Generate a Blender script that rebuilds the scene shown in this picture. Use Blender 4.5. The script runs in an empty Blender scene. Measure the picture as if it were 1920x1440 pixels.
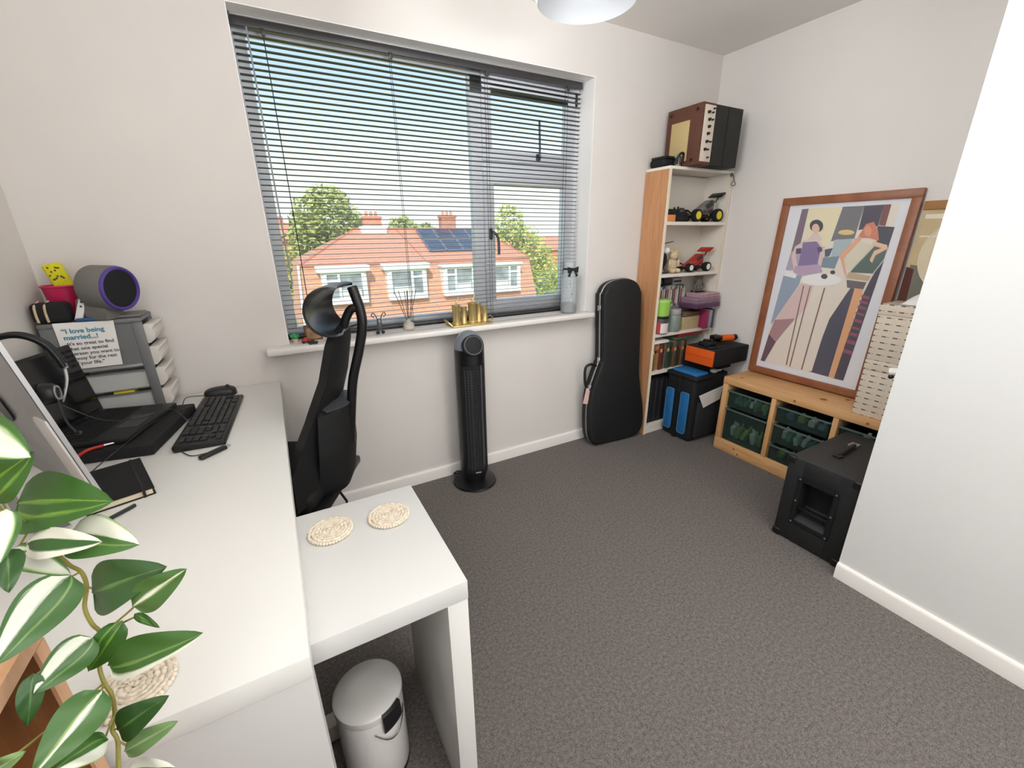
import bpy, bmesh, math, random
from math import sin, cos, pi, radians, atan2, hypot
from mathutils import Matrix, Vector
random.seed(7)
SC = bpy.context.scene
COL = SC.collection

# ------------------------------------------------------------------ camera, sky, sun, lights, exposure
YAW, PITCH, ROLL, FPX, CAMH = .5027, .3357, -.0115, 791.9, 1.3441
def camera():
    fwd = Vector((sin(YAW)*cos(PITCH), cos(YAW)*cos(PITCH), -sin(PITCH)))
    r = Vector((cos(YAW), -sin(YAW), 0)); u = r.cross(fwd)
    r2 = cos(ROLL)*r + sin(ROLL)*u; u2 = -sin(ROLL)*r + cos(ROLL)*u
    cd = bpy.data.cameras.new('camera'); cd.sensor_width = 36; cd.lens = FPX/1920*36
    cd.clip_start = .02; cd.clip_end = 500
    co = bpy.data.objects.new('camera', cd); COL.objects.link(co)
    m = Matrix((r2, u2, -fwd)).transposed().to_4x4(); m.translation = (0, 0, CAMH)
    co.matrix_world = m
    SC.camera = co
camera()
SC.view_settings.view_transform = 'Standard'; SC.view_settings.look = 'None'
SC.view_settings.gamma = 1; SC.view_settings.use_curve_mapping = False
SC.view_settings.exposure = 0.33
SKY_STRENGTH = 1.25
w = bpy.data.worlds.new('sky'); SC.world = w; w.use_nodes = True
nt = w.node_tree; nt.nodes.clear()
tc = nt.nodes.new('ShaderNodeTexCoord'); sp = nt.nodes.new('ShaderNodeSeparateXYZ')
rp = nt.nodes.new('ShaderNodeValToRGB'); bg = nt.nodes.new('ShaderNodeBackground'); ow = nt.nodes.new('ShaderNodeOutputWorld')
nt.links.new(tc.outputs['Generated'], sp.inputs[0]); nt.links.new(sp.outputs['Z'], rp.inputs[0])
nt.links.new(rp.outputs[0], bg.inputs[0]); nt.links.new(bg.outputs[0], ow.inputs[0])
e = rp.color_ramp.elements
e[0].position = 0.0; e[0].color = (.86, .85, .83, 1)
e[1].position = 1.0; e[1].color = (.36, .55, .80, 1)
for p, c in ((.10, (.80, .83, .85, 1)), (.28, (.44, .61, .80, 1)), (.5, (.36, .54, .76, 1))):
    k = e.new(p); k.color = c
bg.inputs[1].default_value = SKY_STRENGTH
def light(name, kind, loc, rot, energy, color=(1, 1, 1), **kw):
    d = bpy.data.lights.new(name, kind); d.energy = energy; d.color = color
    for k, v in kw.items(): setattr(d, k, v)
    o = bpy.data.objects.new(name, d); COL.objects.link(o); o.location = loc; o.rotation_euler = rot
    return o
light('sun', 'SUN', (0, -20, 30), (radians(48), 0, radians(-28)), 3.0, (1, .93, .82), angle=.01)
# added fill lamps, all unseen; they stand in for bounced flash, daylight and landing light
light('ceiling_fill', 'AREA', (.80, -.35, 1.5), Vector((-.14, -.02, 1)).to_track_quat('-Z', 'Y').to_euler(), 38, (.91, .965, 1), shape='DISK', size=.6)  # added fill, thrown up at the ceiling like a bounced flash
light('window_side_fill', 'AREA', (.45, 1.05, 2.12), Vector((2.3, .12, -.25)).to_track_quat('-Z', 'Y').to_euler(), 18, (.91, .965, 1), shape='RECTANGLE', size=.5, size_y=.9)  # added fill imitating daylight from the window side
light('rear_fill', 'AREA', (1.25, -1.45, 1.1), Vector((-.25, 3.5, .05)).to_track_quat('-Z', 'Y').to_euler(), 13, (.92, .965, 1), shape='RECTANGLE', size=.9, size_y=1.5)  # added fill from the closed rear of the room
light('rear_left_fill', 'AREA', (-.40, -.95, 1.75), Vector((3.1, 2.6, -.10)).to_track_quat('-Z', 'Y').to_euler(), 8, (.91, .965, 1), shape='RECTANGLE', size=.8, size_y=.9)  # added fill from the rear left, aimed towards the right wall

# ------------------------------------------------------------------ materials
def lin(c):
    return tuple(((v/255)/12.92 if v/255 <= .04045 else ((v/255+.055)/1.055)**2.4) for v in c)
MATS = {}
def M(name, rgb, rough=.6, metal=0., var=.0, scale=20., bump=0., bscale=200., stretch=None, rgb2=None, coat=0., trans=None):
    """procedural principled material: colour varied by noise, optional fine relief"""
    if name in MATS: return MATS[name]
    m = bpy.data.materials.new(name); MATS[name] = m; m.use_nodes = True
    nt = m.node_tree; b = nt.nodes['Principled BSDF']
    c = lin(rgb); b.inputs['Roughness'].default_value = rough; b.inputs['Metallic'].default_value = metal
    b.inputs['Base Color'].default_value = (*c, 1)
    if coat: b.inputs['Coat Weight'].default_value = coat
    tc = nt.nodes.new('ShaderNodeTexCoord'); mp = nt.nodes.new('ShaderNodeMapping')
    nt.links.new(tc.outputs['Object'], mp.inputs[0])
    if stretch: mp.inputs['Scale'].default_value = stretch
    if var or rgb2:
        n = nt.nodes.new('ShaderNodeTexNoise'); n.inputs['Scale'].default_value = scale; n.inputs['Detail'].default_value = 4
        nt.links.new(mp.outputs[0], n.inputs['Vector'])
        r = nt.nodes.new('ShaderNodeValToRGB'); r.color_ramp.elements[0].position = .32; r.color_ramp.elements[1].position = .68
        if rgb2: a, d = lin(rgb2), c
        else: a, d = tuple(max(0, v*(1-var)) for v in c), tuple(min(1, v*(1+var)) for v in c)
        r.color_ramp.elements[0].color = (*a, 1); r.color_ramp.elements[1].color = (*d, 1)
        nt.links.new(n.outputs['Fac'], r.inputs[0]); nt.links.new(r.outputs[0], b.inputs['Base Color'])
    if bump:
        n2 = nt.nodes.new('ShaderNodeTexNoise'); n2.inputs['Scale'].default_value = bscale; n2.inputs['Detail'].default_value = 2
        nt.links.new(mp.outputs[0], n2.inputs['Vector'])
        bp = nt.nodes.new('ShaderNodeBump'); bp.inputs['Strength'].default_value = bump; bp.inputs['Distance'].default_value = .002
        nt.links.new(n2.outputs['Fac'], bp.inputs['Height']); nt.links.new(bp.outputs[0], b.inputs['Normal'])
    if trans is not None:      # see-through plastic or glass: part of the light passes straight on
        t = nt.nodes.new('ShaderNodeBsdfTransparent'); mx = nt.nodes.new('ShaderNodeMixShader'); o = nt.nodes['Material Output']
        t.inputs[0].default_value = (*trans[1], 1); mx.inputs[0].default_value = trans[0]
        nt.links.new(b.outputs[0], mx.inputs[1]); nt.links.new(t.outputs[0], mx.inputs[2]); nt.links.new(mx.outputs[0], o.inputs[0])
    return m
def wood(name, c1, c2, stretch, scale=6, rough=.5, bump=.05):
    if name in MATS: return MATS[name]
    m = M(name, c1, rough=rough); nt = m.node_tree; b = nt.nodes['Principled BSDF']
    tc = nt.nodes.new('ShaderNodeTexCoord'); mp = nt.nodes.new('ShaderNodeMapping'); mp.inputs['Scale'].default_value = stretch
    n = nt.nodes.new('ShaderNodeTexNoise'); n.inputs['Scale'].default_value = scale; n.inputs['Detail'].default_value = 6; n.inputs['Distortion'].default_value = .6
    r = nt.nodes.new('ShaderNodeValToRGB'); r.color_ramp.elements[0].position = .3; r.color_ramp.elements[1].position = .72
    r.color_ramp.elements[0].color = (*lin(c2), 1); r.color_ramp.elements[1].color = (*lin(c1), 1)
    nt.links.new(tc.outputs['Object'], mp.inputs[0]); nt.links.new(mp.outputs[0], n.inputs['Vector']); nt.links.new(n.outputs['Fac'], r.inputs[0])
    nt.links.new(r.outputs[0], b.inputs['Base Color'])
    return m
WALLC = M('wall_paint', (222, 215, 209), rough=.85, var=.015, scale=3, bump=.08, bscale=90)
CEILC = M('ceiling_paint', (238, 233, 227), rough=.9, var=.01, scale=3)
WHITEP = M('white_gloss_paint', (236, 230, 224), rough=.4)
UPVC = M('white_upvc', (222, 224, 228), rough=.3)
WHITEL = M('white_laminate', (229, 226, 221), rough=.33, var=.01, scale=2)
BLACKP = M('black_plastic', (15, 15, 16), rough=.42)
BLACKM = M('black_matt', (14, 14, 16), rough=.8, var=.2, scale=40)
DARKG = M('dark_grey_plastic', (48, 48, 50), rough=.5)
CHROME = M('chrome', (200, 200, 202), rough=.2, metal=1)
ALU = M('aluminium', (176, 174, 174), rough=.38, metal=.75)
GOLD = M('gold_metal', (206, 182, 124), rough=.36, metal=.75)
SILV = M('silver_plastic', (170, 168, 166), rough=.4, metal=.3)
GLASS = M('clear_glass', (235, 240, 242), rough=.05, trans=(.93, (.98, .99, .99)))
VEN = M('venetian_black', (58, 54, 56), rough=.32)
CORDM = M('dark_cord', (50, 46, 46), rough=.8)
BEIGE = M('beige_cloth', (205, 182, 150), rough=.9, var=.12, scale=60)
REDP = M('red_plastic', (178, 40, 34), rough=.35)
ORANGE = M('orange_plastic', (226, 92, 24), rough=.42, var=.06, scale=6)
BLUEF = M('blue_fabric', (30, 108, 168), rough=.75, var=.12, scale=30)
YELLOW = M('yellow_plastic', (234, 208, 34), rough=.4)
PAPER = M('white_paper', (236, 231, 226), rough=.8)

# ------------------------------------------------------------------ mesh builder
class G:
    """collects shapes, in world metres (or through xf), into one bmesh"""
    def __init__(s, xf=None): s.bm = bmesh.new(); s.xf = xf or Matrix()
    def _add(s, tmp, m=None):
        me = bpy.data.meshes.new('t'); tmp.to_mesh(me); tmp.free()
        me.transform(s.xf @ (m or Matrix())); s.bm.from_mesh(me); bpy.data.meshes.remove(me); return s
    def box(s, x0, x1, y0, y1, z0, z1, bev=0., seg=2, m=None):
        b = bmesh.new(); bmesh.ops.create_cube(b, size=1)
        for v in b.verts: v.co = Vector(((x0+x1)/2+v.co.x*(x1-x0), (y0+y1)/2+v.co.y*(y1-y0), (z0+z1)/2+v.co.z*(z1-z0)))
        if bev: bmesh.ops.bevel(b, geom=b.edges[:], offset=bev, segments=seg, profile=.5, affect='EDGES')
        return s._add(b, m)
    def cyl(s, p0, p1, r0, r1=None, n=20, m=None, bev=0.):
        p0, p1 = Vector(p0), Vector(p1); d = p1-p0; r1 = r0 if r1 is None else r1
        b = bmesh.new(); bmesh.ops.create_cone(b, cap_ends=True, segments=n, radius1=r0, radius2=r1, depth=d.length)
        if bev:
            eds = [e for e in b.edges if len(e.link_faces) == 2 and any(len(f.verts) > 4 for f in e.link_faces)]
            bmesh.ops.bevel(b, geom=eds, offset=bev, segments=2, profile=.5, affect='EDGES')
        q = Vector((0, 0, 1)).rotation_difference(d).to_matrix().to_4x4()
        return s._add(b, (m or Matrix()) @ Matrix.Translation((p0+p1)/2) @ q)
    def tube(s, pts, r, n=8, m=None, closed=False):
        P = [Vector(p) for p in pts]; k = len(P); b = bmesh.new(); rings = []
        rr = r if isinstance(r, (list, tuple)) else [r]*k
        ref = Vector((0, 0, 1)); prev = None
        for i in range(k):
            t = (P[(i+1) % k]-P[i-1]) if closed else (P[min(i+1, k-1)]-P[max(i-1, 0)])
            t.normalize()
            if prev is None:
                a = t.cross(ref if abs(t.z) < .95 else Vector((1, 0, 0))).normalized()
            else:
                a = (prev-t*prev.dot(t)).normalized()
            prev = a; c = t.cross(a)
            rings.append([b.verts.new(P[i]+rr[i]*(cos(2*pi*j/n)*a+sin(2*pi*j/n)*c)) for j in range(n)])
        for i in range(k if closed else k-1):
            A, B = rings[i], rings[(i+1) % k]
            for j in range(n): b.faces.new((A[j], A[(j+1) % n], B[(j+1) % n], B[j]))
        if not closed: b.faces.new(rings[0][::-1]); b.faces.new(rings[-1])
        return s._add(b, m)
    def lathe(s, prof, c=(0, 0, 0), n=32, m=None, sx=1., sy=1.):
        b = bmesh.new(); rings = []
        for r, z in prof:
            if r < 1e-6: rings.append([b.verts.new((c[0], c[1], c[2]+z))])
            else: rings.append([b.verts.new((c[0]+sx*r*cos(2*pi*j/n), c[1]+sy*r*sin(2*pi*j/n), c[2]+z)) for j in range(n)])
        for A, B in zip(rings, rings[1:]):
            if len(A) == 1 and len(B) == 1: continue
            for j in range(n):
                k = (j+1) % n
                if len(A) == 1: b.faces.new((A[0], B[k], B[j]))
                elif len(B) == 1: b.faces.new((A[j], A[k], B[0]))
                else: b.faces.new((A[j], A[k], B[k], B[j]))
        bmesh.ops.recalc_face_normals(b, faces=b.faces[:])
        return s._add(b, m)
    def prism(s, poly, fr, depth, bev=0., seg=2):
        """poly in the frame's xy plane, extruded along its z by depth"""
        b = bmesh.new(); vs = [b.verts.new((x, y, 0)) for x, y in poly]; f = b.faces.new(vs)
        if depth:
            r = bmesh.ops.extrude_face_region(b, geom=[f])
            bmesh.ops.translate(b, vec=(0, 0, depth), verts=[v for v in r['geom'] if isinstance(v, bmesh.types.BMVert)])
        bmesh.ops.recalc_face_normals(b, faces=b.faces[:])
        if bev: bmesh.ops.bevel(b, geom=b.edges[:], offset=bev, segments=seg, profile=.5, affect='EDGES')
        return s._add(b, fr)
    def ball(s, c, r, seg=16, m=None):
        r = (r, r, r) if isinstance(r, (int, float)) else r
        b = bmesh.new(); bmesh.ops.create_uvsphere(b, u_segments=seg, v_segments=max(6, seg//2), radius=1)
        for v in b.verts: v.co = Vector((c[0]+v.co.x*r[0], c[1]+v.co.y*r[1], c[2]+v.co.z*r[2]))
        return s._add(b, m)
    def surf(s, fn, nu, nv, thick=0., m=None):
        b = bmesh.new(); g = [[b.verts.new(fn(i/nu, j/nv)) for j in range(nv+1)] for i in range(nu+1)]
        for i in range(nu):
            for j in range(nv): b.faces.new((g[i][j], g[i+1][j], g[i+1][j+1], g[i][j+1]))
        if thick:
            b.normal_update(); bmesh.ops.solidify(b, geom=b.faces[:], thickness=thick)
            bmesh.ops.recalc_face_normals(b, faces=b.faces[:])
        return s._add(b, m)
    def quad(s, a, b_, c, d):
        b = bmesh.new(); b.faces.new([b.verts.new(p) for p in (a, b_, c, d)]); return s._add(b)

def root_of(o):
    while o.parent: o = o.parent
    return o
def tag(o, label=None, cat=None, group=None, kind=None):
    if label: o['label'] = label
    if cat: o['category'] = cat
    if group: o['group'] = group
    if kind: o['kind'] = kind
    return o
def thing(name, label, cat, loc=(0, 0, 0), group=None, kind=None):
    o = bpy.data.objects.new(name, None); COL.objects.link(o); o.location = loc; o.empty_display_size = .05
    return tag(o, label, cat, group, kind)
def part(name, g, mat, parent=None, smooth=35, label=None, base=None, kind=None):
    """links the collected shapes as ONE mesh object; vertices are given in world metres"""
    off = root_of(parent).location if parent else Vector(base or (0, 0, 0))
    bmesh.ops.translate(g.bm, vec=-Vector(off), verts=g.bm.verts[:])
    me = bpy.data.meshes.new(name); g.bm.to_mesh(me); g.bm.free()
    if smooth:
        me.shade_smooth(); me.set_sharp_from_angle(angle=radians(smooth))
    me.materials.append(mat)
    o = bpy.data.objects.new(name, me); COL.objects.link(o)
    if parent: o.parent = parent
    else: o.location = off
    if label: o['label'] = label
    if kind: o['kind'] = kind
    return o
def solo(name, g, mat, label, cat, base, group=None, smooth=35):
    return tag(part(name, g, mat, None, smooth, base=base), label, cat, group)
def struct(name, g, mat, smooth=0, base=(0, 0, 0)):
    return tag(part(name, g, mat, None, smooth, base=base), kind='structure')
def dup(o, loc=None, rotz=None, label=None, group=None, parent=None):
    c = o.copy(); COL.objects.link(c)
    if parent: c.parent = parent
    for ch in list(o.children): dup(ch, parent=c)
    if loc is not None: c.location = loc
    if rotz is not None: c.rotation_euler = (0, 0, rotz)
    if label: c['label'] = label
    if group: c['group'] = group
    return c
def frame(o, x, y):
    """matrix with origin o and x, y axes; z = x cross y"""
    x = Vector(x).normalized(); y = Vector(y); y = (y-x*y.dot(x)).normalized(); z = x.cross(y)
    m = Matrix((x, y, z)).transposed().to_4x4(); m.translation = Vector(o); return m
XZ = lambda x, y, z: frame((x, y, z), (1, 0, 0), (0, 0, 1))      # faces -y
YZ = lambda x, y, z: frame((x, y, z), (0, 1, 0), (0, 0, 1))      # faces +x
def circ(cx, cy, rx, ry=None, n=20, a0=0, a1=2*pi):
    ry = rx if ry is None else ry
    return [(cx+rx*cos(a0+(a1-a0)*i/n), cy+ry*sin(a0+(a1-a0)*i/n)) for i in range(n if abs(a1-a0-2*pi) < 1e-6 else n+1)]
def rrect(x0, x1, y0, y1, r, n=5):
    p = []
    for cx, cy, a in ((x1-r, y1-r, 0), (x0+r, y1-r, pi/2), (x0+r, y0+r, pi), (x1-r, y0+r, 3*pi/2)):
        p += [(cx+r*cos(a+pi/2*i/n), cy+r*sin(a+pi/2*i/n)) for i in range(n+1)]
    return p
def smoothpath(pts, k=6):
    P = [Vector(p) for p in pts]; out = []
    for i in range(len(P)-1):
        a, b, c, d = P[max(i-1, 0)], P[i], P[i+1], P[min(i+2, len(P)-1)]
        for j in range(k):
            t = j/k
            out.append(.5*((2*b)+(c-a)*t+(2*a-5*b+4*c-d)*t*t+(3*b-a-3*c+d)*t**3))
    return out+[P[-1]]
def text_mesh(txt, size, fr, mat, name, parent, align='LEFT', spacing=1., bold=0.):
    c = bpy.data.curves.new('t', 'FONT'); c.body = txt; c.size = size; c.align_x = align; c.extrude = .0002; c.space_line = spacing
    c.offset = bold; c.resolution_u = 3
    o = bpy.data.objects.new('t', c); COL.objects.link(o)
    me = bpy.data.meshes.new_from_object(o.evaluated_get(bpy.context.evaluated_depsgraph_get()))
    bpy.data.objects.remove(o); bpy.data.curves.remove(c)
    g = G(); me.transform(fr); g.bm.from_mesh(me); bpy.data.meshes.remove(me)
    return part(name, g, mat, parent, 0)

# ------------------------------------------------------------------ the room
XL, XR, YW, ZC, YB = -.72, 2.7126, 2.1285, 2.40, -1.6
WX0, WX1, WZ0, WZ1, WD = .018, 1.704, .888, 2.15, 2.30       # window opening, and where its reveal ends
SX, SY = 1.838, .577                                        # boxed-in wall on the right
def carpet():
    m = M('grey_carpet', (86, 81, 79), rough=.95); nt = m.node_tree; b = nt.nodes['Principled BSDF']
    tc = nt.nodes.new('ShaderNodeTexCoord')
    n = nt.nodes.new('ShaderNodeTexNoise'); n.inputs['Scale'].default_value = 330; n.inputs['Detail'].default_value = 3
    n3 = nt.nodes.new('ShaderNodeTexNoise'); n3.inputs['Scale'].default_value = 95; n3.inputs['Detail'].default_value = 3
    r = nt.nodes.new('ShaderNodeValToRGB'); r.color_ramp.elements[0].position = .30; r.color_ramp.elements[1].position = .70
    r.color_ramp.elements[0].color = (*lin((46, 42, 40)), 1); r.color_ramp.elements[1].color = (*lin((140, 131, 126)), 1)
    mx = nt.nodes.new('ShaderNodeMath'); mx.operation = 'MULTIPLY_ADD'; mx.inputs[1].default_value = .35
    nt.links.new(tc.outputs['Object'], n.inputs['Vector']); nt.links.new(tc.outputs['Object'], n3.inputs['Vector'])
    sc = nt.nodes.new('ShaderNodeMath'); sc.operation = 'MULTIPLY'; sc.inputs[1].default_value = .65
    nt.links.new(n.outputs['Fac'], sc.inputs[0])
    nt.links.new(n3.outputs['Fac'], mx.inputs[0]); nt.links.new(sc.outputs[0], mx.inputs[2])
    nt.links.new(mx.outputs[0], r.inputs[0]); nt.links.new(r.outputs[0], b.inputs['Base Color'])
    bp = nt.nodes.new('ShaderNodeBump'); bp.inputs['Strength'].default_value = .7; bp.inputs['Distance'].default_value = .004
    nt.links.new(mx.outputs[0], bp.inputs['Height']); nt.links.new(bp.outputs[0], b.inputs['Normal'])
    return m
struct('floor', G().box(XL-.1, XR+.1, YB, YW+.02, -.12, 0), carpet())
struct('ceiling', G().box(XL-.1, XR+.1, YB, YW+.3, ZC, ZC+.15), CEILC)
T = .30
g = G()
g.box(XL-.1, WX0, YW, YW+T, -.12, ZC); g.box(WX1, XR+.1, YW, YW+T, -.12, ZC)
g.box(WX0, WX1, YW, YW+T, -.12, WZ0-.02); g.box(WX0, WX1, YW, YW+T, WZ1, ZC)
struct('wall_back', g, WALLC)
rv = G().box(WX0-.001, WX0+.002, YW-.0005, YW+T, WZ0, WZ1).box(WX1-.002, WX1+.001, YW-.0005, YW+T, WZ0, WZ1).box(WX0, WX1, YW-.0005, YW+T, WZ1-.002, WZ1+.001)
struct('trim_1', rv, M('reveal_paint_lit', (250, 246, 242), rough=.6))  # whiter than the walls: daylight on the reveal is put into its colour
struct('wall_left', G().box(XL-.1, XL, YB, YW, -.12, ZC), WALLC)
struct('wall_right', G().box(XR, XR+.1, YB, YW, -.12, ZC), M('right_wall_paint_lit', (232, 225, 220), rough=.85, var=.015, scale=3, bump=.08, bscale=90))  # wall paint lightened, the light on this wall sits in the colour
struct('wall_front', G().box(XL-.1, XR+.1, YB-.1, YB, -.12, ZC), WALLC)
struct('wall_partition', G().box(SX, XR, YB, SY, 0, ZC), M('partition_paint', (216, 214, 211), rough=.8, var=.01, scale=3, bump=.06, bscale=90))
def skirt(name, x0, x1, y0, y1, ax):
    """skirting board with a rounded top edge"""
    h, t = .07, .014
    prof = [(0, 0), (t, 0), (t, h-.012), (t-.003, h-.004), (t-.007, h), (0, h)]
    if ax == 'back': fr = frame((x0, y0, 0), (0, -1, 0), (0, 0, 1)); L = x1-x0; fr = frame((x1, y0, 0), (0, -1, 0), (0, 0, 1))
    if ax == 'right': fr = frame((x0, y0, 0), (-1, 0, 0), (0, 0, 1)); L = y1-y0
    if ax == 'left': fr = frame((x0, y1, 0), (1, 0, 0), (0, 0, 1)); L = y1-y0
    return struct(name, G().prism(prof, fr, L), WHITEP, 30)
skirt('baseboard_back', XL, 2.12, YW, YW, 'back')
skirt('baseboard_right', XR, XR, SY, YW-.2, 'right')
skirt('baseboard_partition', SX, SX, YB, SY, 'right')
skirt('baseboard_left', XL, XL, YB, .05, 'left')

# ------------------------------------------------------------------ window, sill, blind
win = thing('window_1', None, None, (WX0, 2.26, WZ0), kind='structure')
FY0, FY1 = 2.262, 2.30
part('sill', G().box(-.075, 1.72, 2.046, YW, WZ0-.024, WZ0+.006, .008).box(WX0, WX1, YW-.01, FY1, WZ0-.022, WZ0+.006), WHITEP, win, 30)
def rect_frame(x0, x1, z0, z1, t, y0, y1, bev=.006):
    g = G()
    g.box(x0, x1, y0, y1, z1-t, z1, bev); g.box(x0, x1, y0, y1, z0, z0+t, bev)
    g.box(x0, x0+t, y0, y1, z0+t-.004, z1-t+.004, bev); g.box(x1-t, x1, y0, y1, z0+t-.004, z1-t+.004, bev)
    return g
wz0, wz1 = WZ0+.008, WZ1
part('frame', rect_frame(WX0+.002, WX1-.002, wz0, wz1, .048, FY0, FY1), UPVC, win)
part('mullion', G().box(1.015, 1.085, FY0-.004, FY1, wz0+.04, wz1-.04, .005), UPVC, win)
part('transom', G().box(1.08, 1.66, FY0-.004, FY1, 1.665, 1.735, .005), UPVC, win)
f1 = part('sash', rect_frame(1.075, 1.662, wz0+.036, 1.675, .062, FY0-.022, FY1-.004, .008), UPVC, win)
f2 = part('sash', rect_frame(1.075, 1.662, 1.725, wz1-.04, .055, FY0-.022, FY1-.004, .008), UPVC, win)
part('pane', G().box(.064, 1.017, 2.276, 2.28, wz0+.046, wz1-.046), GLASS, win, 0)
part('pane', G().box(1.13, 1.606, 2.276, 2.28, wz0+.09, 1.62), GLASS, f1, 0)
part('pane', G().box(1.12, 1.616, 2.276, 2.28, 1.775, wz1-.09), GLASS, f2, 0)
HND = M('window_handle_grey', (70, 72, 80), rough=.35, metal=.3)
part('handle', G().box(1.098, 1.114, 2.226, 2.242, 1.33, 1.39, .004).tube(smoothpath([(1.106, 2.226, 1.37), (1.112, 2.205, 1.365), (1.132, 2.197, 1.335), (1.136, 2.199, 1.25)]), .008), HND, f1)
part('handle', G().box(1.40, 1.425, 2.228, 2.244, 1.742, 1.775, .004).tube([(1.412, 2.222, 1.76), (1.412, 2.218, 1.80), (1.412, 2.225, 1.93)], .006), HND, f2)
part('gasket', G().box(WX0+.002, WX1-.002, 2.228, FY0+.01, WZ0+.006, WZ0+.024), BLACKP, win)
part('dark_frame_strip', G().box(1.02, 1.68, 2.243, FY0+.002, 2.03, 2.098, .004), BLACKP, win)  # black strip along the frame top, right part only

BY = 2.215                                                    # plane of the blind
bl = thing('venetian_blind', 'black slatted venetian blind let down across the whole window', 'blind', (.86, BY, WZ1))
bx0, bx1 = .026, 1.678
part('head_rail', G().box(bx0, bx1, BY-.014, BY+.014, 2.108, 2.138, .003), VEN, bl)
part('mounting_track', G().box(bx0, bx1, BY-.02, BY+.02, 2.138, 2.15, .002), SILV, bl)
part('bottom_rail', G().box(bx0, bx1, BY-.011, BY+.011, .905, .916, .003), VEN, bl)
TILT = radians(4.5)                                             # room-side edge a little higher
def slat_mesh(z):
    prof = [(-.0125, 0), (-.006, .0018), (0, .0024), (.006, .0018), (.0125, 0), (.006, .0013), (0, .0019), (-.006, .0013)]
    return G().prism(prof, frame((bx0, BY, z), (0, cos(TILT), -sin(TILT)), (0, sin(TILT), cos(TILT))), bx1-bx0)
s0 = part('slat', slat_mesh(2.085), VEN, bl, 0)
for i in range(1, 54):
    c = s0.copy(); COL.objects.link(c); c.location = (0, random.uniform(-.0006, .0006), -.0219*i)
for x in (.13, .62, 1.09, 1.58):
    part('ladder_cord', G().tube([(x, BY-.0135, 2.11), (x, BY-.0135, .91)], .0011, 5).tube([(x, BY+.0135, 2.11), (x, BY+.0135, .91)], .0011, 5), CORDM, bl)
    part('cord_clip', G().box(x-.008, x+.008, BY-.019, BY-.009, 2.088, 2.112, .002), VEN, bl)
part('tilt_wand', G().tube([(.075, BY-.022, 2.105), (.077, BY-.026, 1.15)], .0035, 6), M('clear_wand', (150, 150, 155), rough=.2), bl)

# ------------------------------------------------------------------ ceiling lamp
LX, LY = .978, 1.28
lamp = thing('pendant_lamp', 'white bowl-shaped pendant lamp hanging from the ceiling', 'lamp', (LX, LY, ZC))
OPAL = M('opal_glass', (208, 207, 208), rough=.25, coat=.4)
pr = [(.04, .150), (.08, .143), (.12, .120), (.148, .085), (.160, .045), (.158, .012), (.150, -.002)]
part('lamp_shade', G().lathe(pr+[(r-.004, z-.002) for r, z in pr[::-1]][1:], (LX, LY, 2.018), 48), OPAL, lamp, 60)
part('lamp_holder', G().cyl((LX, LY, 2.13), (LX, LY, 2.20), .024, .03), WHITEP, lamp)
part('cord', G().cyl((LX, LY, 2.19), (LX, LY, 2.385), .004, n=8), WHITEP, lamp)
part('ceiling_rose', G().lathe([(0, 0), (.05, 0), (.048, -.012), (.02, -.022), (0, -.022)], (LX, LY, ZC)), WHITEP, lamp)
part('bulb', G().ball((LX, LY, 2.09), (.03, .03, .042)), OPAL, lamp)

# ------------------------------------------------------------------ outside: the house opposite, trees, ground
GZ = -4.8
struct('ground', G().box(-60, 120, 4, 220, GZ-.3, GZ), M('grass_ground', (150, 160, 90), rough=.9, var=.25, scale=.4))
TILE = M('terracotta_tile', (214, 156, 128), rough=.85, var=.10, scale=9, stretch=(1, .3, 1))
TILE2 = M('terracotta_hung_tile', (220, 164, 134), rough=.85, var=.10, scale=7, stretch=(1, .3, 1))
BRICKM = M('orange_brick', (206, 140, 114), rough=.9, var=.15, scale=14)
HW = M('white_window_paint', (246, 246, 244), rough=.5)
PANEG = M('dark_window_pane', (150, 158, 160), rough=.15, var=.35, scale=1.6)
CURT = M('net_curtain', (226, 226, 220), rough=.8, var=.08, scale=3)
hs = thing('house', 'semi-detached house with orange tiled roof across the street', 'house', (8.2, 27, GZ))
zb, zr = .06, 1.86
ex0, ex1, ey0 = 1.40, 15.1, 25.0
rx0, rx1, ry = 4.85, 13.0, 28.6
ey1 = 2*ry-ey0
def courses(P0, P1, Q0, Q1, n, lip):
    """a tiled slope between the eave P0-P1 and the top Q0-Q1, stepped in n overlapping courses"""
    P0, P1, Q0, Q1 = map(Vector, (P0, P1, Q0, Q1)); g = G(); b = bmesh.new()
    nrm = (P1-P0).cross(Q0-P0).normalized()
    for i in range(n):
        a, c = i/n, (i+1.15)/n; c = min(c, 1)
        A, B = P0.lerp(Q0, a)+nrm*lip, P1.lerp(Q1, a)+nrm*lip
        C, D = P1.lerp(Q1, c)+nrm*lip*.1, P0.lerp(Q0, c)+nrm*lip*.1
        E_, F = A-nrm*lip*1.3, B-nrm*lip*1.3
        v = [b.verts.new(p) for p in (A, B, C, D, E_, F)]
        b.faces.new((v[0], v[1], v[2], v[3])); b.faces.new((v[4], v[5], v[1], v[0]))
    return g._add(b)
E1, E2, E3, E4 = (ex0, ey0, zb), (ex1, ey0, zb), (ex1, ey1, zb), (ex0, ey1, zb)
R1, R2 = (rx0, ry, zr), (rx1, ry, zr)
rf = part('roof', courses(E1, E2, R1, R2, 15, .035), TILE, hs, 0, kind='stuff')
part('roof', courses(E2, E3, R2, R2, 15, .035), TILE, hs, 0, kind='stuff'); part('roof', courses(E4, E1, R1, R1, 15, .035), TILE, hs, 0, kind='stuff')
part('roof', courses(E3, E4, R2, R1, 15, .035), TILE, hs, 0, kind='stuff')
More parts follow.
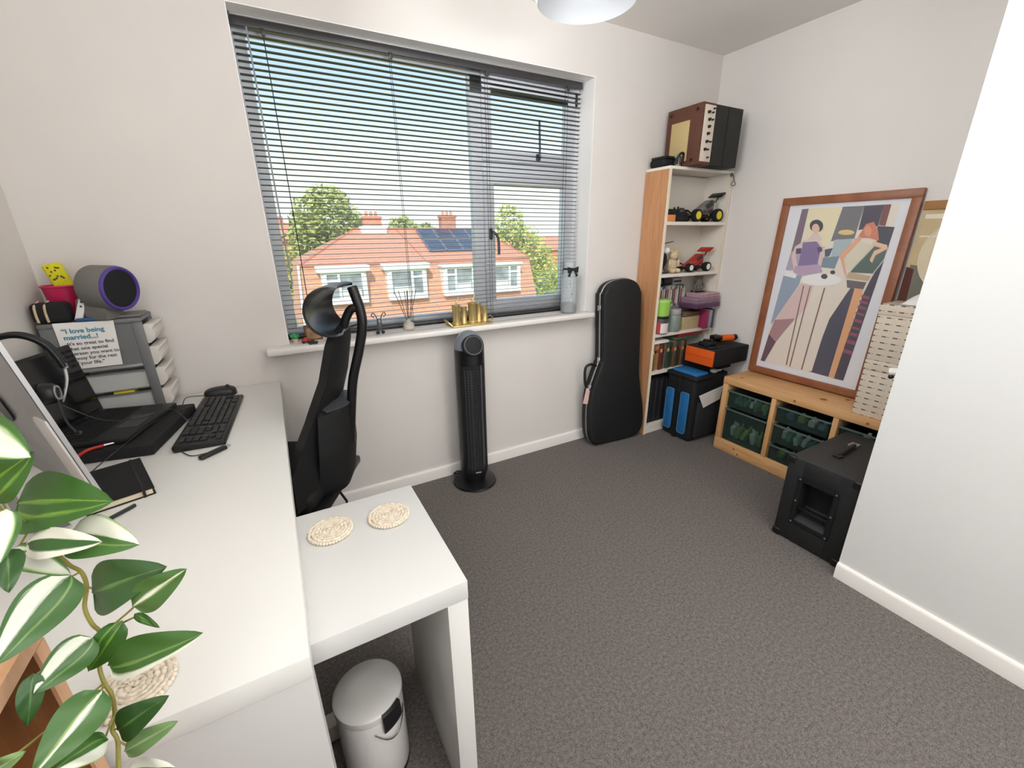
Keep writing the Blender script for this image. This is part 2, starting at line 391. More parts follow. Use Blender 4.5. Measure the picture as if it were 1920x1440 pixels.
part('ridge', G().tube([R1, R2], .09, 8).tube([R1, E1], .08, 8).tube([R2, E2], .08, 8).tube([(9.0-1.6, ry-.05, zr+.02), (8.05, ey0-.05, zb+.02)], .03, 6), M('ridge_tile', (196, 122, 92), rough=.85), hs)
lo = .45
L1, L2 = (ex0-lo, ey0-.75, -3.4), (ex1+lo, ey0-.75, -3.4)
part('hung_tiles', courses(L1, L2, E1, E2, 22, .03), TILE2, hs, 0, kind='stuff')
part('hung_tiles', courses(L2, (ex1+lo, ey1+.7, -3.4), E2, E3, 22, .03), TILE2, hs, 0, kind='stuff')
part('hung_tiles', courses((ex0-lo, ey1+.7, -3.4), L1, E4, E1, 22, .03), TILE2, hs, 0, kind='stuff')
part('wall', G().box(ex0-.2, ex1+.2, ey0-.5, ey1+.4, GZ, -3.38), BRICKM, hs)
part('eaves_gutter', G().tube([(ex0-.05, ey0-.06, zb-.04), (ex1+.05, ey0-.06, zb-.04)], .06, 8), M('gutter_brown', (190, 128, 100), rough=.6), hs)
part('downpipe', G().tube([(ex0-.12, ey0-.1, zb), (ex0-.35, ey0-.85, -3.4)], .06, 8), HW, hs)
def house_window(x0, x1, flip, hood):
    z0, z1, y = -1.80, -.30, 24.22
    w_ = part('window', rect_frame(x0, x1, z0, z1, .13, y, y+.5, .01), HW, hs)
    xm = x0+(x1-x0)*(.36 if flip else .64)
    part('mullion', G().box(xm-.06, xm+.06, y+.02, y+.3, z0+.1, z1-.1), HW, w_)
    a, b = ((x0+.1, xm), (xm, x1-.1)); nar, wid = (a, b) if flip else (b, a)
    zt = z1-.45
    part('glazing_bar', G().box(nar[0], nar[1], y+.03, y+.25, zt-.05, zt+.05), HW, w_)
    for q in ((nar, z0+.1, zt), (nar, zt, z1-.1), (wid, z0+.1, z1-.1)):
        part('pane', G().box(q[0][0], q[0][1], y+.09, y+.12, q[1], q[2]), PANEG, w_)
    part('curtain', G().box(wid[0]+.1, wid[1]-.1, y+.06, y+.085, z0+.12, z0+.55), CURT, w_)
    part('dormer_cheek', G().box(x0-.12, x0+.02, y+.06, y+1.2, z0-.1, z1+.1).box(x1-.02, x1+.12, y+.06, y+1.2, z0-.1, z1+.1).box(x0-.1, x1+.1, y-.03, y+.9, z0-.16, z0+.01), HW, w_)
    part('dormer_roof', G().box(x0-.2-hood, x1+.2+hood, y-.12, y+1.4, z1-.01, z1+(.30 if hood else .12), .02), M('dormer_lead', (232, 234, 228), rough=.6), w_)
house_window(2.35, 4.35, True, .12); house_window(5.70, 7.70, False, .10)
house_window(8.95, 10.80, True, .0); house_window(12.05, 13.95, False, .0)
def chimney(x, y, zt, wd, base):
    c = part('chimney', G().box(x-wd/2, x+wd/2, y-.3, y+.3, zr-.5, zt, .01).box(x-wd/2-.06, x+wd/2+.06, y-.36, y+.36, zt-.14, zt-.04, .01), BRICKM, hs)
    for dx in (-.28, .0, .28): part('chimney_pot', G().cyl((x+dx, y, zt-.02), (x+dx, y, zt+.28), .1, .08, 12), TILE, c)
    if base: part('flashing', G().box(x-wd/2-.22, x+wd/2+.22, y-.55, y+.3, zr-.25, zr+.18, .02), HW, c)
chimney(5.95, 28.5, 2.62, 1.05, True); chimney(10.95, 28.7, 2.72, 1.0, False)
SOL = M('solar_cell', (58, 68, 92), rough=.25, var=.12, scale=2)
v_ = Vector((0, ry-ey0, zr-zb)); L_ = v_.length; v_.normalize()
for j in range(2):
    for i in range(4):
        x0 = 8.62+i*1.12+ (0 if j else -.0); d0 = L_*(.22+.37*j)
        sh = .55*(1-j)*.0
        fr = frame(Vector((x0+sh, ey0, zb))+v_*d0+Vector((0, -.03, .10)), (1, 0, 0), v_)
        p = part('solar_panel', G().prism([(0, 0), (1.08, 0), (1.08, L_*.355), (0, L_*.355)], fr, .05), SOL, hs, 0)
        part('panel_frame', G(fr).box(0, 1.08, 0, .03, .04, .06).box(0, 1.08, L_*.355-.03, L_*.355, .04, .06).box(0, .03, 0, L_*.355, .04, .06).box(1.05, 1.08, 0, L_*.355, .04, .06), SILV, p, 0)

def tree(name, x, y, zc, blobs, trunk_h, label, mat, n=2600, leaf=.22, seed=1, group=None):
    """a tree of its own: forked trunk, and a crown of leaf blades scattered through lobes"""
    rnd = random.Random(seed)
    t = thing(name, label, 'tree' if 'tree' in name else 'shrub', (x, y, GZ), group)
    g = G().tube(smoothpath([(x, y, GZ), (x+.1, y, GZ+trunk_h*.5), (x-.05, y+.1, GZ+trunk_h)]), [.26]*6+[.2]*6+[.15], 8)
    for a in range(5):
        g.tube([(x, y, GZ+trunk_h*.7), (x+1.0*cos(a*1.3), y+.8*sin(a*1.3), zc+.2)], [.1, .03], 6)
    part('trunk', g, M('bark', (104, 84, 66), rough=.9, var=.2, scale=8), t)
    b = bmesh.new(); tot = sum(r[3]*r[4] for r in blobs)
    for bx, by, bz, rx, rz in blobs:
        for _ in range(int(n*rx*rz/tot)):
            d = Vector((rnd.gauss(0, 1), rnd.gauss(0, 1), rnd.gauss(0, 1))).normalized()*(rnd.uniform(.45, 1)**.6)
            lump = 1+.16*sin(7*d.x+bx)*cos(6*d.z+seed)
            c = Vector((x+bx+d.x*rx*lump, y+by+d.y*rx*lump, zc+bz+d.z*rz*lump))
            u = Vector((rnd.gauss(0, 1), rnd.gauss(0, 1), rnd.gauss(0, .7))).normalized(); v = u.orthogonal().normalized()
            s = leaf*rnd.uniform(.6, 1.3)
            b.faces.new([b.verts.new(c+p) for p in (u*s, v*s*.55+u*.1*s, -u*s*.9, -v*s*.55)])
    f = part('foliage', G()._add(b), mat, t, 0, kind='stuff')
    return t
LG = M('leaf_light', (214, 216, 116), rough=.7, scale=1.4, rgb2=(166, 178, 88))
LD = M('leaf_mid', (204, 208, 126), rough=.7, rgb2=(150, 162, 94), scale=1.3)
LY_ = M('leaf_yellow', (214, 206, 112), rough=.7, rgb2=(166, 172, 84), scale=1.3)
tree('broadleaf_tree', 4.25, 35, 2.0, [(0, 0, .5, 2.4, 2.2), (-1.3, -.3, -.6, 1.7, 1.6), (1.3, .3, -.5, 1.6, 1.6), (.2, 0, 1.8, 1.5, 1.2), (0, 0, -1.6, 2.2, 1.7)], 5, 'round leafy tree rising behind the left end of the tiled roof', LD, 5200, .2, 3)
tree('broadleaf_tree', 21.2, 37.5, .9, [(-.7, 0, 1.5, 1.6, 1.9), (0, 0, -.2, 2.5, 2.0), (1.7, 0, -1.4, 2.3, 2.0), (2.7, 0, -3.2, 2.5, 2.1), (-.2, 0, -2.8, 2.4, 1.9)], 4, 'bright yellow-green tree beyond the right end of the house', LG, 4600, .2, 5)
tree('garden_tree', 1.5, 47, -.9, [(0, 0, 0, 2.0, 1.5), (-1, 0, -1.8, 2.2, 1.8), (.8, -1, -1.8, 1.9, 1.7)], 3, 'low yellowish tree at the left edge of the window view', LY_, 3000, .22, 8)
for i, (x, y, z, r, lb) in enumerate([(12.0, 44, 2.35, 1.3, 'small treetop showing over the ridge between the two chimneys'), (15.0, 46, 2.0, 1.1, 'smaller treetop over the ridge just left of the right-hand chimney')]):
    tree('distant_tree', x, y, z, [(0, 0, 0, r, r*.75), (.9, 0, -.5, r, r*.6)], 5, lb, LD, 900, .22, 20+i)
def far_house(x, y, wd, z, lab):
    h = thing('distant_house', lab, 'house', (x, y, GZ))
    part('wall', G().box(x-wd/2, x+wd/2, y-3, y+3, GZ, z), M('far_brick', (216, 150, 120), rough=.9, var=.08, scale=3), h)
    part('roof', G().prism([(-3.4, 0), (3.4, 0), (0, 2.4)], frame((x-wd/2-.3, y, z), (0, 1, 0), (0, 0, 1)), wd+.6), M('far_tile', (218, 150, 122), rough=.9, var=.08, scale=2), h, 0)
    part('chimney', G().box(x-.5, x+.5, y-.4, y+.4, z+2, z+3.2), BRICKM, h)
far_house(2.2, 70, 9, 1.1, 'distant orange house behind the trees at the far left')
far_house(46, 75, 12, -1.2, 'distant pinkish house on the skyline at the far right')
far_house(59, 82, 12, -1.0, 'second distant pinkish house further right on the skyline')

# ------------------------------------------------------------------ desk, extension, bin, coasters
DZ = .73
dk = thing('desk', 'long white laminate desk along the left wall', 'desk', (-.38, 1.34, 0))
dx0, dx1, dy0, dy1 = -.715, -.048, .577, 2.122
part('desktop', G().box(dx0, dx1, dy0, dy1, DZ-.045, DZ, .0015), WHITEL, dk)
part('end_panel', G().box(dx0+.002, dx1-.001, dy0+.001, dy0+.045, 0, DZ-.0455, .001), M('white_laminate_shaded', (204, 200, 197), rough=.4), dk)  # same laminate darkened: shade on the near end is put into the colour
part('end_panel', G().box(dx0+.002, dx1-.001, dy1-.045, dy1-.001, 0, DZ-.0455, .001), WHITEL, dk)
part('back_panel', G().box(dx0+.002, dx0+.02, dy0+.045, dy1-.045, .25, DZ-.0455), WHITEL, dk)
part('screw_cap', G().cyl((-.062, dy0+.001, .44), (-.062, dy0-.0015, .44), .006, n=12), SILV, dk)
ex = thing('desk_extension', 'low white pull-out table sliding from under the long desk', 'table', (.1, .845, 0))
part('tabletop', G().box(-.44, .2445, .642, 1.047, .637, .6845, .0015), M('white_laminate_dimmed', (216, 214, 211), rough=.3), ex)  # laminate dimmed in colour to offset the strong light on this top
part('leg_panel', G().box(.199, .2435, .643, 1.046, 0, .6365, .001), WHITEL, ex)
bn = thing('pedal_bin', 'small white metal pedal bin with black hinge under the extension', 'bin', (.036, .845, 0))
bc = (.036, .845, 0); WM = M('white_enamel', (226, 221, 216), rough=.3, coat=.3)
part('body', G().lathe([(0, .006), (.080, .006), (.082, .012), (.082, .238), (.0805, .242), (.0, .242)], bc, 48), WM, bn)
part('lid', G().lathe([(0, .243), (.0835, .243), (.0845, .248), (.0840, .262), (.078, .267), (.04, .271), (0, .272)], bc, 48), WM, bn)
part('base_ring', G().lathe([(0, 0), (.083, 0), (.083, .012), (0, .012)], bc, 40), BLACKP, bn)
ha = atan2(-.11, .06)
def binat(a, r, z): return (bc[0]+r*cos(a), bc[1]+r*sin(a), z)
hg = G(); b = bmesh.new(); rows = []
for i in range(7):
    a = ha-.30+.60*i/6; rows.append([b.verts.new(binat(a, r, z)) for r, z in ((.0835, .205), (.0835, .266), (.091, .262), (.093, .22), (.089, .205))])
for i in range(6):
    for j in range(5): b.faces.new((rows[i][j], rows[i][(j+1) % 5], rows[i+1][(j+1) % 5], rows[i+1][j]))
b.faces.new(rows[0]); b.faces.new(rows[-1][::-1]); bmesh.ops.recalc_face_normals(b, faces=b.faces[:])
part('hinge', hg._add(b), BLACKP, bn)
part('handle', G().tube([binat(ha+t, .0855+.004*sin((t+.55)/1.1*pi), .215-.045*sin((t+.55)/1.1*pi)) for t in [-.55+1.1*i/14 for i in range(15)]], .0018, 6), CHROME, bn)
solo('power_strip', G().box(-.085, -.048, .945, .99, .0, .06, .006), M('off_white_plastic', (214, 208, 200), rough=.5), 'white block-shaped power strip on the floor behind the pedal bin', 'power strip', (-.06, .98, 0))

COT = M('cotton_cord', (226, 212, 192), rough=.95, var=.18, scale=130, bump=.6, bscale=260)
def coaster(x, y, z, label):
    t = thing('woven_coaster', label, 'coaster', (x, y, z), 'woven round coasters')
    g = G(); pts = []; R0 = .048
    n = 230
    for i in range(n):
        f = i/(n-1); a = f*2*pi*5.5; r = .003+f*(R0-.005)
        pts.append((x+r*cos(a), y+r*sin(a), z+.0048+.0011*sin(i*2.1)))
    g.tube(pts, [.0048+.0010*sin(i*2.4) for i in range(n)], 6)
    part('coil', g, COT, t, 60)
    e = G()
    for i in range(44):
        a = 2*pi*i/44; e.ball((x+.0475*cos(a), y+.0475*sin(a), z+.0042), (.0042, .0042, .0042), 8)
    part('rim_loops', e, COT, t, 60, kind='stuff')
    return t
coaster(.021, .942, .6850, 'oval-looking cream woven coaster on the extension, next to the long desk')
coaster(.156, .932, .6850, 'cream woven coaster near the outer corner of the desk extension')
coaster(-.274, .648, DZ+.0005, 'cream woven coaster on the long desk, half hidden by trailing leaves')

# ------------------------------------------------------------------ wooden shelf unit with the trailing plant
su = thing('shelf_unit', 'open brown wooden shelf unit standing beneath the trailing plant', 'shelf', (-.5, .3, 0))
VW = wood('veneer_brown', (152, 98, 54), (122, 74, 40), (14, 14, 1.2), 5, .5)
VE = wood('veneer_edge', (226, 176, 134), (212, 160, 118), (10, 10, 2), 6, .5)
ux0, ux1, uy0, uy1 = -.715, -.292, .02, .560
part('side_panel', G().box(ux0, ux1, uy1-.018, uy1, 0, .930), VW, su)
part('side_panel', G().box(ux0, ux1, uy0, uy0+.018, 0, .930), VW, su)
part('edge_strip', G().box(ux1, ux1+.0035, uy1-.019, uy1+.0005, 0, .930), VE, su)
part('top_board', G().box(ux0, ux1+.003, uy0, uy1, .9305, .949), VE, su)
for z in (.66, .36, .06): part('shelf_board', G().box(ux0, ux1-.006, uy0+.018, uy1-.018, z, z+.018), VW, su)
part('back_panel', G().box(ux0, ux0+.006, uy0+.018, uy1-.018, .06, .930), VW, su)
solo('paper_stack', G().box(-.62, -.34, .20, .41, .6785, .70).box(-.60, -.35, .21, .40, .7005, .712, m=Matrix.Rotation(.04, 4, 'Z')), PAPER, 'white stack of papers on the shelf of the wooden unit', 'papers', (-.48, .3, .678))
solo('coiled_cable', G().tube([(-.40+.05*cos(a*.45), .33+.05*sin(a*.45), .716+.0011*a) for a in range(40)], .003, 6), BLACKP, 'black coiled cable lying on the papers in the wooden unit', 'cable', (-.4, .33, .715))

# ------------------------------------------------------------------ potted vine
def leafmat(name, dark, mid, pale, ramp):
    """leaf blade: bands of green and cream across the blade width (uv u), broken up by streaky noise"""
    m = M(name, dark, rough=.42); nt = m.node_tree; b = nt.nodes['Principled BSDF']
    uv = nt.nodes.new('ShaderNodeUVMap'); mp = nt.nodes.new('ShaderNodeMapping'); mp.inputs['Scale'].default_value = (9, 1.4, 1)
    n = nt.nodes.new('ShaderNodeTexNoise'); n.inputs['Scale'].default_value = 1.6; n.inputs['Detail'].default_value = 3
    sp = nt.nodes.new('ShaderNodeSeparateXYZ'); ad = nt.nodes.new('ShaderNodeMath'); ad.operation = 'MULTIPLY_ADD'; ad.inputs[1].default_value = .16
    sb = nt.nodes.new('ShaderNodeMath'); sb.operation = 'SUBTRACT'; sb.inputs[1].default_value = .08
    r = nt.nodes.new('ShaderNodeValToRGB'); cols = {'d': lin(dark), 'm': lin(mid), 'p': lin(pale)}
    els = r.color_ramp.elements
    for i, (pos, k) in enumerate(ramp):
        e = els[i] if i < 2 else els.new(pos); e.position = pos; e.color = (*cols[k], 1)
    nt.links.new(uv.outputs[0], mp.inputs[0]); nt.links.new(mp.outputs[0], n.inputs['Vector']); nt.links.new(uv.outputs[0], sp.inputs[0])
    nt.links.new(n.outputs['Fac'], ad.inputs[0]); nt.links.new(sp.outputs['X'], ad.inputs[2]); nt.links.new(ad.outputs[0], sb.inputs[0])
    nt.links.new(sb.outputs[0], r.inputs[0]); nt.links.new(r.outputs[0], b.inputs['Base Color'])
    b.inputs['Coat Weight'].default_value = .08
    return m
DK, MD, PL = (42, 80, 30), (96, 140, 56), (216, 217, 200)
LM = {
 'G': leafmat('leaf_green', (50, 94, 26), (120, 158, 54), PL, [(0, 'd'), (.24, 'd'), (.28, 'm'), (.32, 'd'), (.47, 'd'), (.52, 'm'), (.57, 'd'), (1, 'd')]),
 'D': leafmat('leaf_dark', (46, 82, 36), (92, 124, 66), PL, [(0, 'd'), (.46, 'd'), (.5, 'm'), (.54, 'd'), (1, 'd')]),
 'S': leafmat('leaf_centre_stripe', (66, 104, 46), (130, 156, 84), PL, [(0, 'd'), (.40, 'd'), (.46, 'm'), (.50, 'p'), (.57, 'p'), (.61, 'd'), (1, 'd')]),
 'S2': leafmat('leaf_low_stripe', (58, 98, 38), (122, 152, 80), PL, [(0, 'p'), (.10, 'p'), (.16, 'd'), (.30, 'd'), (.36, 'm'), (.42, 'd'), (1, 'd')]),
 'H': leafmat('leaf_half_white', (62, 102, 40), (124, 154, 80), PL, [(0, 'd'), (.30, 'd'), (.36, 'm'), (.40, 'd'), (.55, 'd'), (.60, 'p'), (.93, 'p'), (1, 'm')]),
 'H2': leafmat('leaf_white_edge', (60, 96, 46), (122, 150, 86), PL, [(0, 'd'), (.08, 'd'), (.12, 'p'), (.38, 'p'), (.44, 'd'), (.62, 'd'), (.66, 'm'), (.70, 'd'), (1, 'd')]),
 'W': leafmat('leaf_white_centre', (58, 100, 38), (128, 164, 84), (218, 220, 204), [(0, 'd'), (.10, 'm'), (.2, 'p'), (.74, 'p'), (.80, 'm'), (.88, 'd'), (1, 'd')]),
 'M': leafmat('leaf_white_edges', (48, 88, 34), (122, 154, 80), PL, [(0, 'p'), (.22, 'p'), (.27, 'd'), (.62, 'd'), (.66, 'p'), (1, 'p')]),
 'P': leafmat('leaf_pale', (124, 156, 100), (176, 196, 144), PL, [(0, 'd'), (.42, 'd'), (.5, 'm'), (.58, 'd'), (1, 'd')]),
}
pv = thing('potted_vine', 'variegated trailing vine with green and cream leaves hanging over the wooden unit', 'plant', (-.50, .33, .949))
part('pot', G().lathe([(0, 0), (.05, 0), (.065, .10), (.068, .11), (.062, .11), (.058, .095), (0, .095)], (-.50, .33, .9497), 32), M('white_ceramic', (226, 224, 220), rough=.3), pv)
part('soil', G().lathe([(0, .101), (.058, .0955)], (-.50, .33, .949), 24), M('soil', (58, 44, 34), rough=.95, var=.3, scale=80), pv)
VINE = [[-0.294, 0.606, 1.057], [-0.275, 0.593, 1.052], [-0.259, 0.574, 1.027], [-0.247, 0.561, 1.011], [-0.237, 0.553, 1.003], [-0.234, 0.545, 0.988], [-0.24, 0.54, 0.966], [-0.236, 0.531, 0.949], [-0.229, 0.523, 0.938], [-0.234, 0.516, 0.916], [-0.237, 0.513, 0.902], [-0.235, 0.506, 0.888], [-0.23, 0.498, 0.874], [-0.231, 0.491, 0.855], [-0.236, 0.487, 0.839], [-0.233, 0.481, 0.828], [-0.237, 0.472, 0.8], [-0.239, 0.464, 0.778]]
VP = [(-.50, .33, 1.07), (-.49, .36, 1.13), (-.42, .46, 1.14), (-.34, .56, 1.10)]+VINE
STEM = M('vine_stem', (150, 142, 70), rough=.6, var=.15, scale=60)
part('stem', G().tube(smoothpath(VP, 5), .0021, 7), STEM, pv)
part('stem', G().tube(smoothpath([(-.50, .33, 1.07), (-.46, .40, 1.16), (-.40, .50, 1.15), (-.335, .545, 1.09), (-.30, .57, 1.07)], 5), .0018, 7), STEM, pv)
CAMP = Vector((0, 0, CAMH))
def leaf(B, T, wd, ty, bow, cup):
    B, T = Vector(B), Vector(T); ax = T-B; L = ax.length; ax.normalize()
    nrm = (Vector((.15, -.55, .82))*.22+(CAMP-(B+T)/2).normalized()*.95); nrm = (nrm-ax*nrm.dot(ax)).normalized(); sd = nrm.cross(ax)
    b = bmesh.new(); uvl = b.loops.layers.uv.new('UVMap'); nu, nv = 8, 14; gr = []
    for j in range(nv+1):
        t = j/nv; wv = 1.12*wd/2*(sin(pi*t**.66)**.72)*(1-.10*t) if 0 < t < 1 else .0002
        row = []
        for i in range(nu+1):
            s = i/nu*2-1
            p = B+ax*(t*L)+sd*(s*wv)+nrm*(bow*L*sin(pi*t)+cup*wv*abs(s)**1.5-.02*L*t*t*0)+nrm*(.0012*sin(3.1*s+9*t))
            row.append((b.verts.new(p), (i/nu, t)))
        gr.append(row)
    for j in range(nv):
        for i in range(nu):
            q = [gr[j][i], gr[j][i+1], gr[j+1][i+1], gr[j+1][i]]
            f = b.faces.new([a[0] for a in q]); f.smooth = True
            for lp, a in zip(f.loops, q): lp[uvl].uv = a[1]
    # leaf stalk back to the vine
    near = min((Vector(p) for p in VINE), key=lambda p: (p-B).length)
    o = part('leaf', G()._add(b), LM[ty], pv, 0)
    for p in o.data.polygons: p.use_smooth = True
    d = near-B
    if d.length < .14: 
        return o, [near, B-d*-.4+nrm*-.004, B+ax*.004]
    return o, None
PET = G()
LEAVES = [
([-0.29, 0.618, 1.069], [-0.192, 0.555, 1.077], 0.0611, 'G'),
([-0.298, 0.587, 1.101], [-0.242, 0.572, 1.142], 0.0434, 'G'),
([-0.294, 0.6, 1.172], [-0.24, 0.559, 1.142], 0.0414, 'W'),
([-0.24, 0.568, 1.043], [-0.175, 0.528, 1.032], 0.043, 'H'),
([-0.27, 0.562, 1.047], [-0.201, 0.524, 1.049], 0.0289, 'M'),
([-0.288, 0.574, 1.038], [-0.238, 0.537, 1.013], 0.0258, 'W'),
([-0.236, 0.531, 1.016], [-0.27, 0.456, 0.994], 0.043, 'H2'),
([-0.27, 0.556, 1.094], [-0.273, 0.518, 1.055], 0.0228, 'W'),
([-0.275, 0.544, 1.056], [-0.268, 0.506, 1.031], 0.0217, 'D'),
([-0.226, 0.532, 0.986], [-0.15, 0.496, 1.016], 0.0503, 'D'),
([-0.184, 0.49, 0.984], [-0.129, 0.474, 1.021], 0.0311, 'S'),
([-0.205, 0.513, 0.954], [-0.244, 0.51, 0.907], 0.0266, 'G'),
([-0.222, 0.496, 0.917], [-0.128, 0.457, 0.949], 0.0352, 'S2'),
([-0.195, 0.515, 0.956], [-0.173, 0.497, 0.942], 0.0082, 'G'),
([-0.229, 0.507, 0.95], [-0.264, 0.468, 0.94], 0.0331, 'H2'),
([-0.264, 0.479, 0.954], [-0.274, 0.462, 0.911], 0.0173, 'D'),
([-0.227, 0.481, 0.903], [-0.264, 0.423, 0.89], 0.0383, 'S'),
([-0.227, 0.477, 0.846], [-0.173, 0.461, 0.881], 0.031, 'D'),
([-0.227, 0.472, 0.819], [-0.171, 0.453, 0.85], 0.0209, 'P'),
([-0.23, 0.463, 0.855], [-0.256, 0.428, 0.881], 0.0241, 'H'),
([-0.234, 0.47, 0.79], [-0.184, 0.445, 0.796], 0.0235, 'M'),
([-0.29, 0.431, 0.904], [-0.259, 0.422, 0.923], 0.0159, 'P'),
]
for i, (B, T_, wd, ty) in enumerate(LEAVES):
    o, pt = leaf(B, T_, wd, ty, (.06, .10, .03, .08)[i % 4], (.22, .12, .3)[i % 3])
    if pt: PET.tube(smoothpath(pt, 4), .0011, 5)
part('leaf_stalks', PET, STEM, pv, 60, kind='stuff')

# ------------------------------------------------------------------ things on the desk
# all-in-one computer seen from behind
Cn = Vector((-.354, 1.0, .853)); A = Vector((-.555, .83, 0)).normalized(); N = Vector((.83, .555, 0)).normalized()
U = (Vector((0, 0, 1))-N*.158).normalized()
ic = thing('desktop_computer', 'silver all-in-one desktop computer turned away, seen from behind', 'computer', (-.5, 1.2, DZ))
FR = frame(Cn, A, U)                                            # z of this frame looks to the back or front
back = -1 if FR.to_3x3() @ Vector((0, 0, 1)) @ N > 0 else 1
W_, H_ = .528, .415
def dome(u, v):
    k = [max(0, min(1, (.5-abs(q-.5)-.12)/.22)) for q in (u, v)]
    e = k[0]*k[0]*(3-2*k[0])*k[1]*k[1]*(3-2*k[1])
    return (u*W_, v*H_, back*(.004+.012*e))
part('rear_shell', G(FR).surf(dome, 32, 32).prism(rrect(0, W_, 0, H_, .01), Matrix.Translation((0, 0, -.003)), .007), ALU, ic, 50)
part('screen', G(FR).prism(rrect(.012, W_-.012, .085, H_-.012, .004), Matrix.Translation((0, 0, -back*.004)), -back*.0008), M('black_screen', (12, 12, 14), rough=.1), ic)
# the dark fruit-like emblem, a bitten disc with a leaf, lies flat on the shell
lg = [(.030*cos(a)*(1+.10*cos(2*a)), .033*sin(a)*(1-.06*cos(4*a))) for a in [2*pi*i/40 for i in range(40)]]
lg = [(x, y) for x, y in lg if hypot(x+.038, y-.003) > .018]
zlg = back*.0163
part('emblem', G(FR).prism([(x+.165, y+.205) for x, y in lg], Matrix.Translation((0, 0, zlg)), back*.0006).prism([(.170+.006*cos(a), .255+.012*sin(a)) for a in [2*pi*i/12 for i in range(12)]], Matrix.Translation((0, 0, zlg)), back*.0006), M('emblem_black', (28, 28, 30), rough=.2), ic)
def stand(u, v):
    # curved sheet: upright behind the shell, then forward along the desk top
    if u < .62: h = .255*(1-u/.62); off = -.085-.012*(1-u/.62)
    else: h = .0; off = -.085+.045*(u-.62)/.38
    p = Cn+A*(.30+(v-.5)*.13)+N*(off+.03)
    return Vector((p.x, p.y, DZ+.0075+h))
part('stand', G().surf(stand, 24, 4, .006), ALU, ic, 50)
part('shell_reflection', G(FR).prism([(.002, .002), (.070, .002)]+[(.070-.022*(1-cos(a)), .178+.022*sin(a)) for a in [pi/2*i/6 for i in range(7)]]+[(.002, .200)], Matrix.Translation((0, 0, back*.0035)), back*.004, .0012), M('silver_reflection', (196, 190, 186), rough=.5, metal=.2), ic, label='lighter reflection patch on the silver shell')  # made-up raised patch; its lighter colour stands for a reflection on the shell

# laptop
LPM = Matrix.Translation((-.600, 1.918, DZ+.0365)) @ Matrix.Rotation(radians(-15), 4, 'Z')   # hinge end; x away from the wall, -y along the hinge
lp = thing('laptop', 'black open laptop in front of the plastic drawer tower', 'laptop', (-.52, 1.78, DZ+.036))
part('base', G(LPM).box(0, .225, -.302, 0, 0, .018, .004), M('laptop_black', (22, 22, 23), rough=.5), lp)
kg = G(LPM)
for i in range(6):
    for j in range(14): kg.box(.022+i*.0175, .037+i*.0175, -.290+j*.0198, -.274+j*.0198, .018, .0198)
part('keys', kg, BLACKM, lp, 0, kind='stuff')
part('touchpad', G(LPM).box(.145, .205, -.21, -.10, .0176, .0186), M('touchpad_grey', (52, 51, 52), rough=.4), lp)
LID = LPM @ Matrix.Translation((0, 0, .016)) @ Matrix.Rotation(radians(-8), 4, 'Y')
ld = part('lid', G(LID).box(-.006, .001, -.302, 0, 0, .240, .003), M('laptop_black', (22, 22, 23)), lp)
part('screen', G(LID).box(.001, .0018, -.294, -.008, .012, .230), M('screen_glossy', (9, 9, 11), rough=.12), ld)
part('hinge', G(LPM).cyl((0, -.28, .016), (0, -.22, .016), .006).cyl((0, -.10, .016), (0, -.03, .016), .006), BLACKM, lp)
solo('document_case', G(Matrix.Translation((-.487, 1.712, DZ)) @ Matrix.Rotation(radians(-11), 4, 'Z')).box(-.125, .120, -.168, .19, .0005, .036, .006), BLACKM, 'thick black case lying flat beneath the laptop', 'case', (-.487, 1.712, DZ))
# keyboard and mouse
KM = Matrix.Translation((-.268, 1.735, DZ)) @ Matrix.Rotation(radians(-4), 4, 'Z')
kb = thing('keyboard', 'black full-size keyboard lying lengthways on the desk near its edge', 'keyboard', (-.268, 1.735, DZ))
part('case', G(KM).prism([(-.07, .008), (-.07, .020), (-.06, .023), (.062, .014), (.068, .011), (.068, .001), (-.066, .001)], frame((0, .235, 0), (1, 0, 0), (0, 0, 1)), .47, .002), BLACKP, kb)
kg = G(KM)
for i in range(6):
    for j in range(22):
        if (j in (15, 19)) or random.random() < .03: continue
        x = -.058+i*.0195; zt = .022-.0006-(x+.06)*.074
        kg.box(x, x+.016, .215-j*.0196-.016, .215-j*.0196, zt, zt+.006, .0012, 1)
part('keys', kg, M('key_black', (34, 33, 34), rough=.5), kb, 0, kind='stuff')
ms = thing('mouse', 'black computer mouse behind the keyboard by the wall', 'mouse', (-.268, 2.045, DZ))
part('body', G(Matrix.Translation((-.268, 2.045, DZ+.001))).surf(lambda u, v: (.058*sin(pi*(u-.5))*(abs(cos(pi*(v-.5)))**.3), .034*sin(pi*(v-.5))*1.0, .036*max(0, (1-(2*u-1)**2))**.5*max(0, 1-(2*v-1)**2)**.5), 16, 12), BLACKP, ms, 60)
part('scroll_wheel', G().cyl((-.240, 2.040, DZ+.034), (-.240, 2.050, DZ+.034), .008), DARKG, ms)
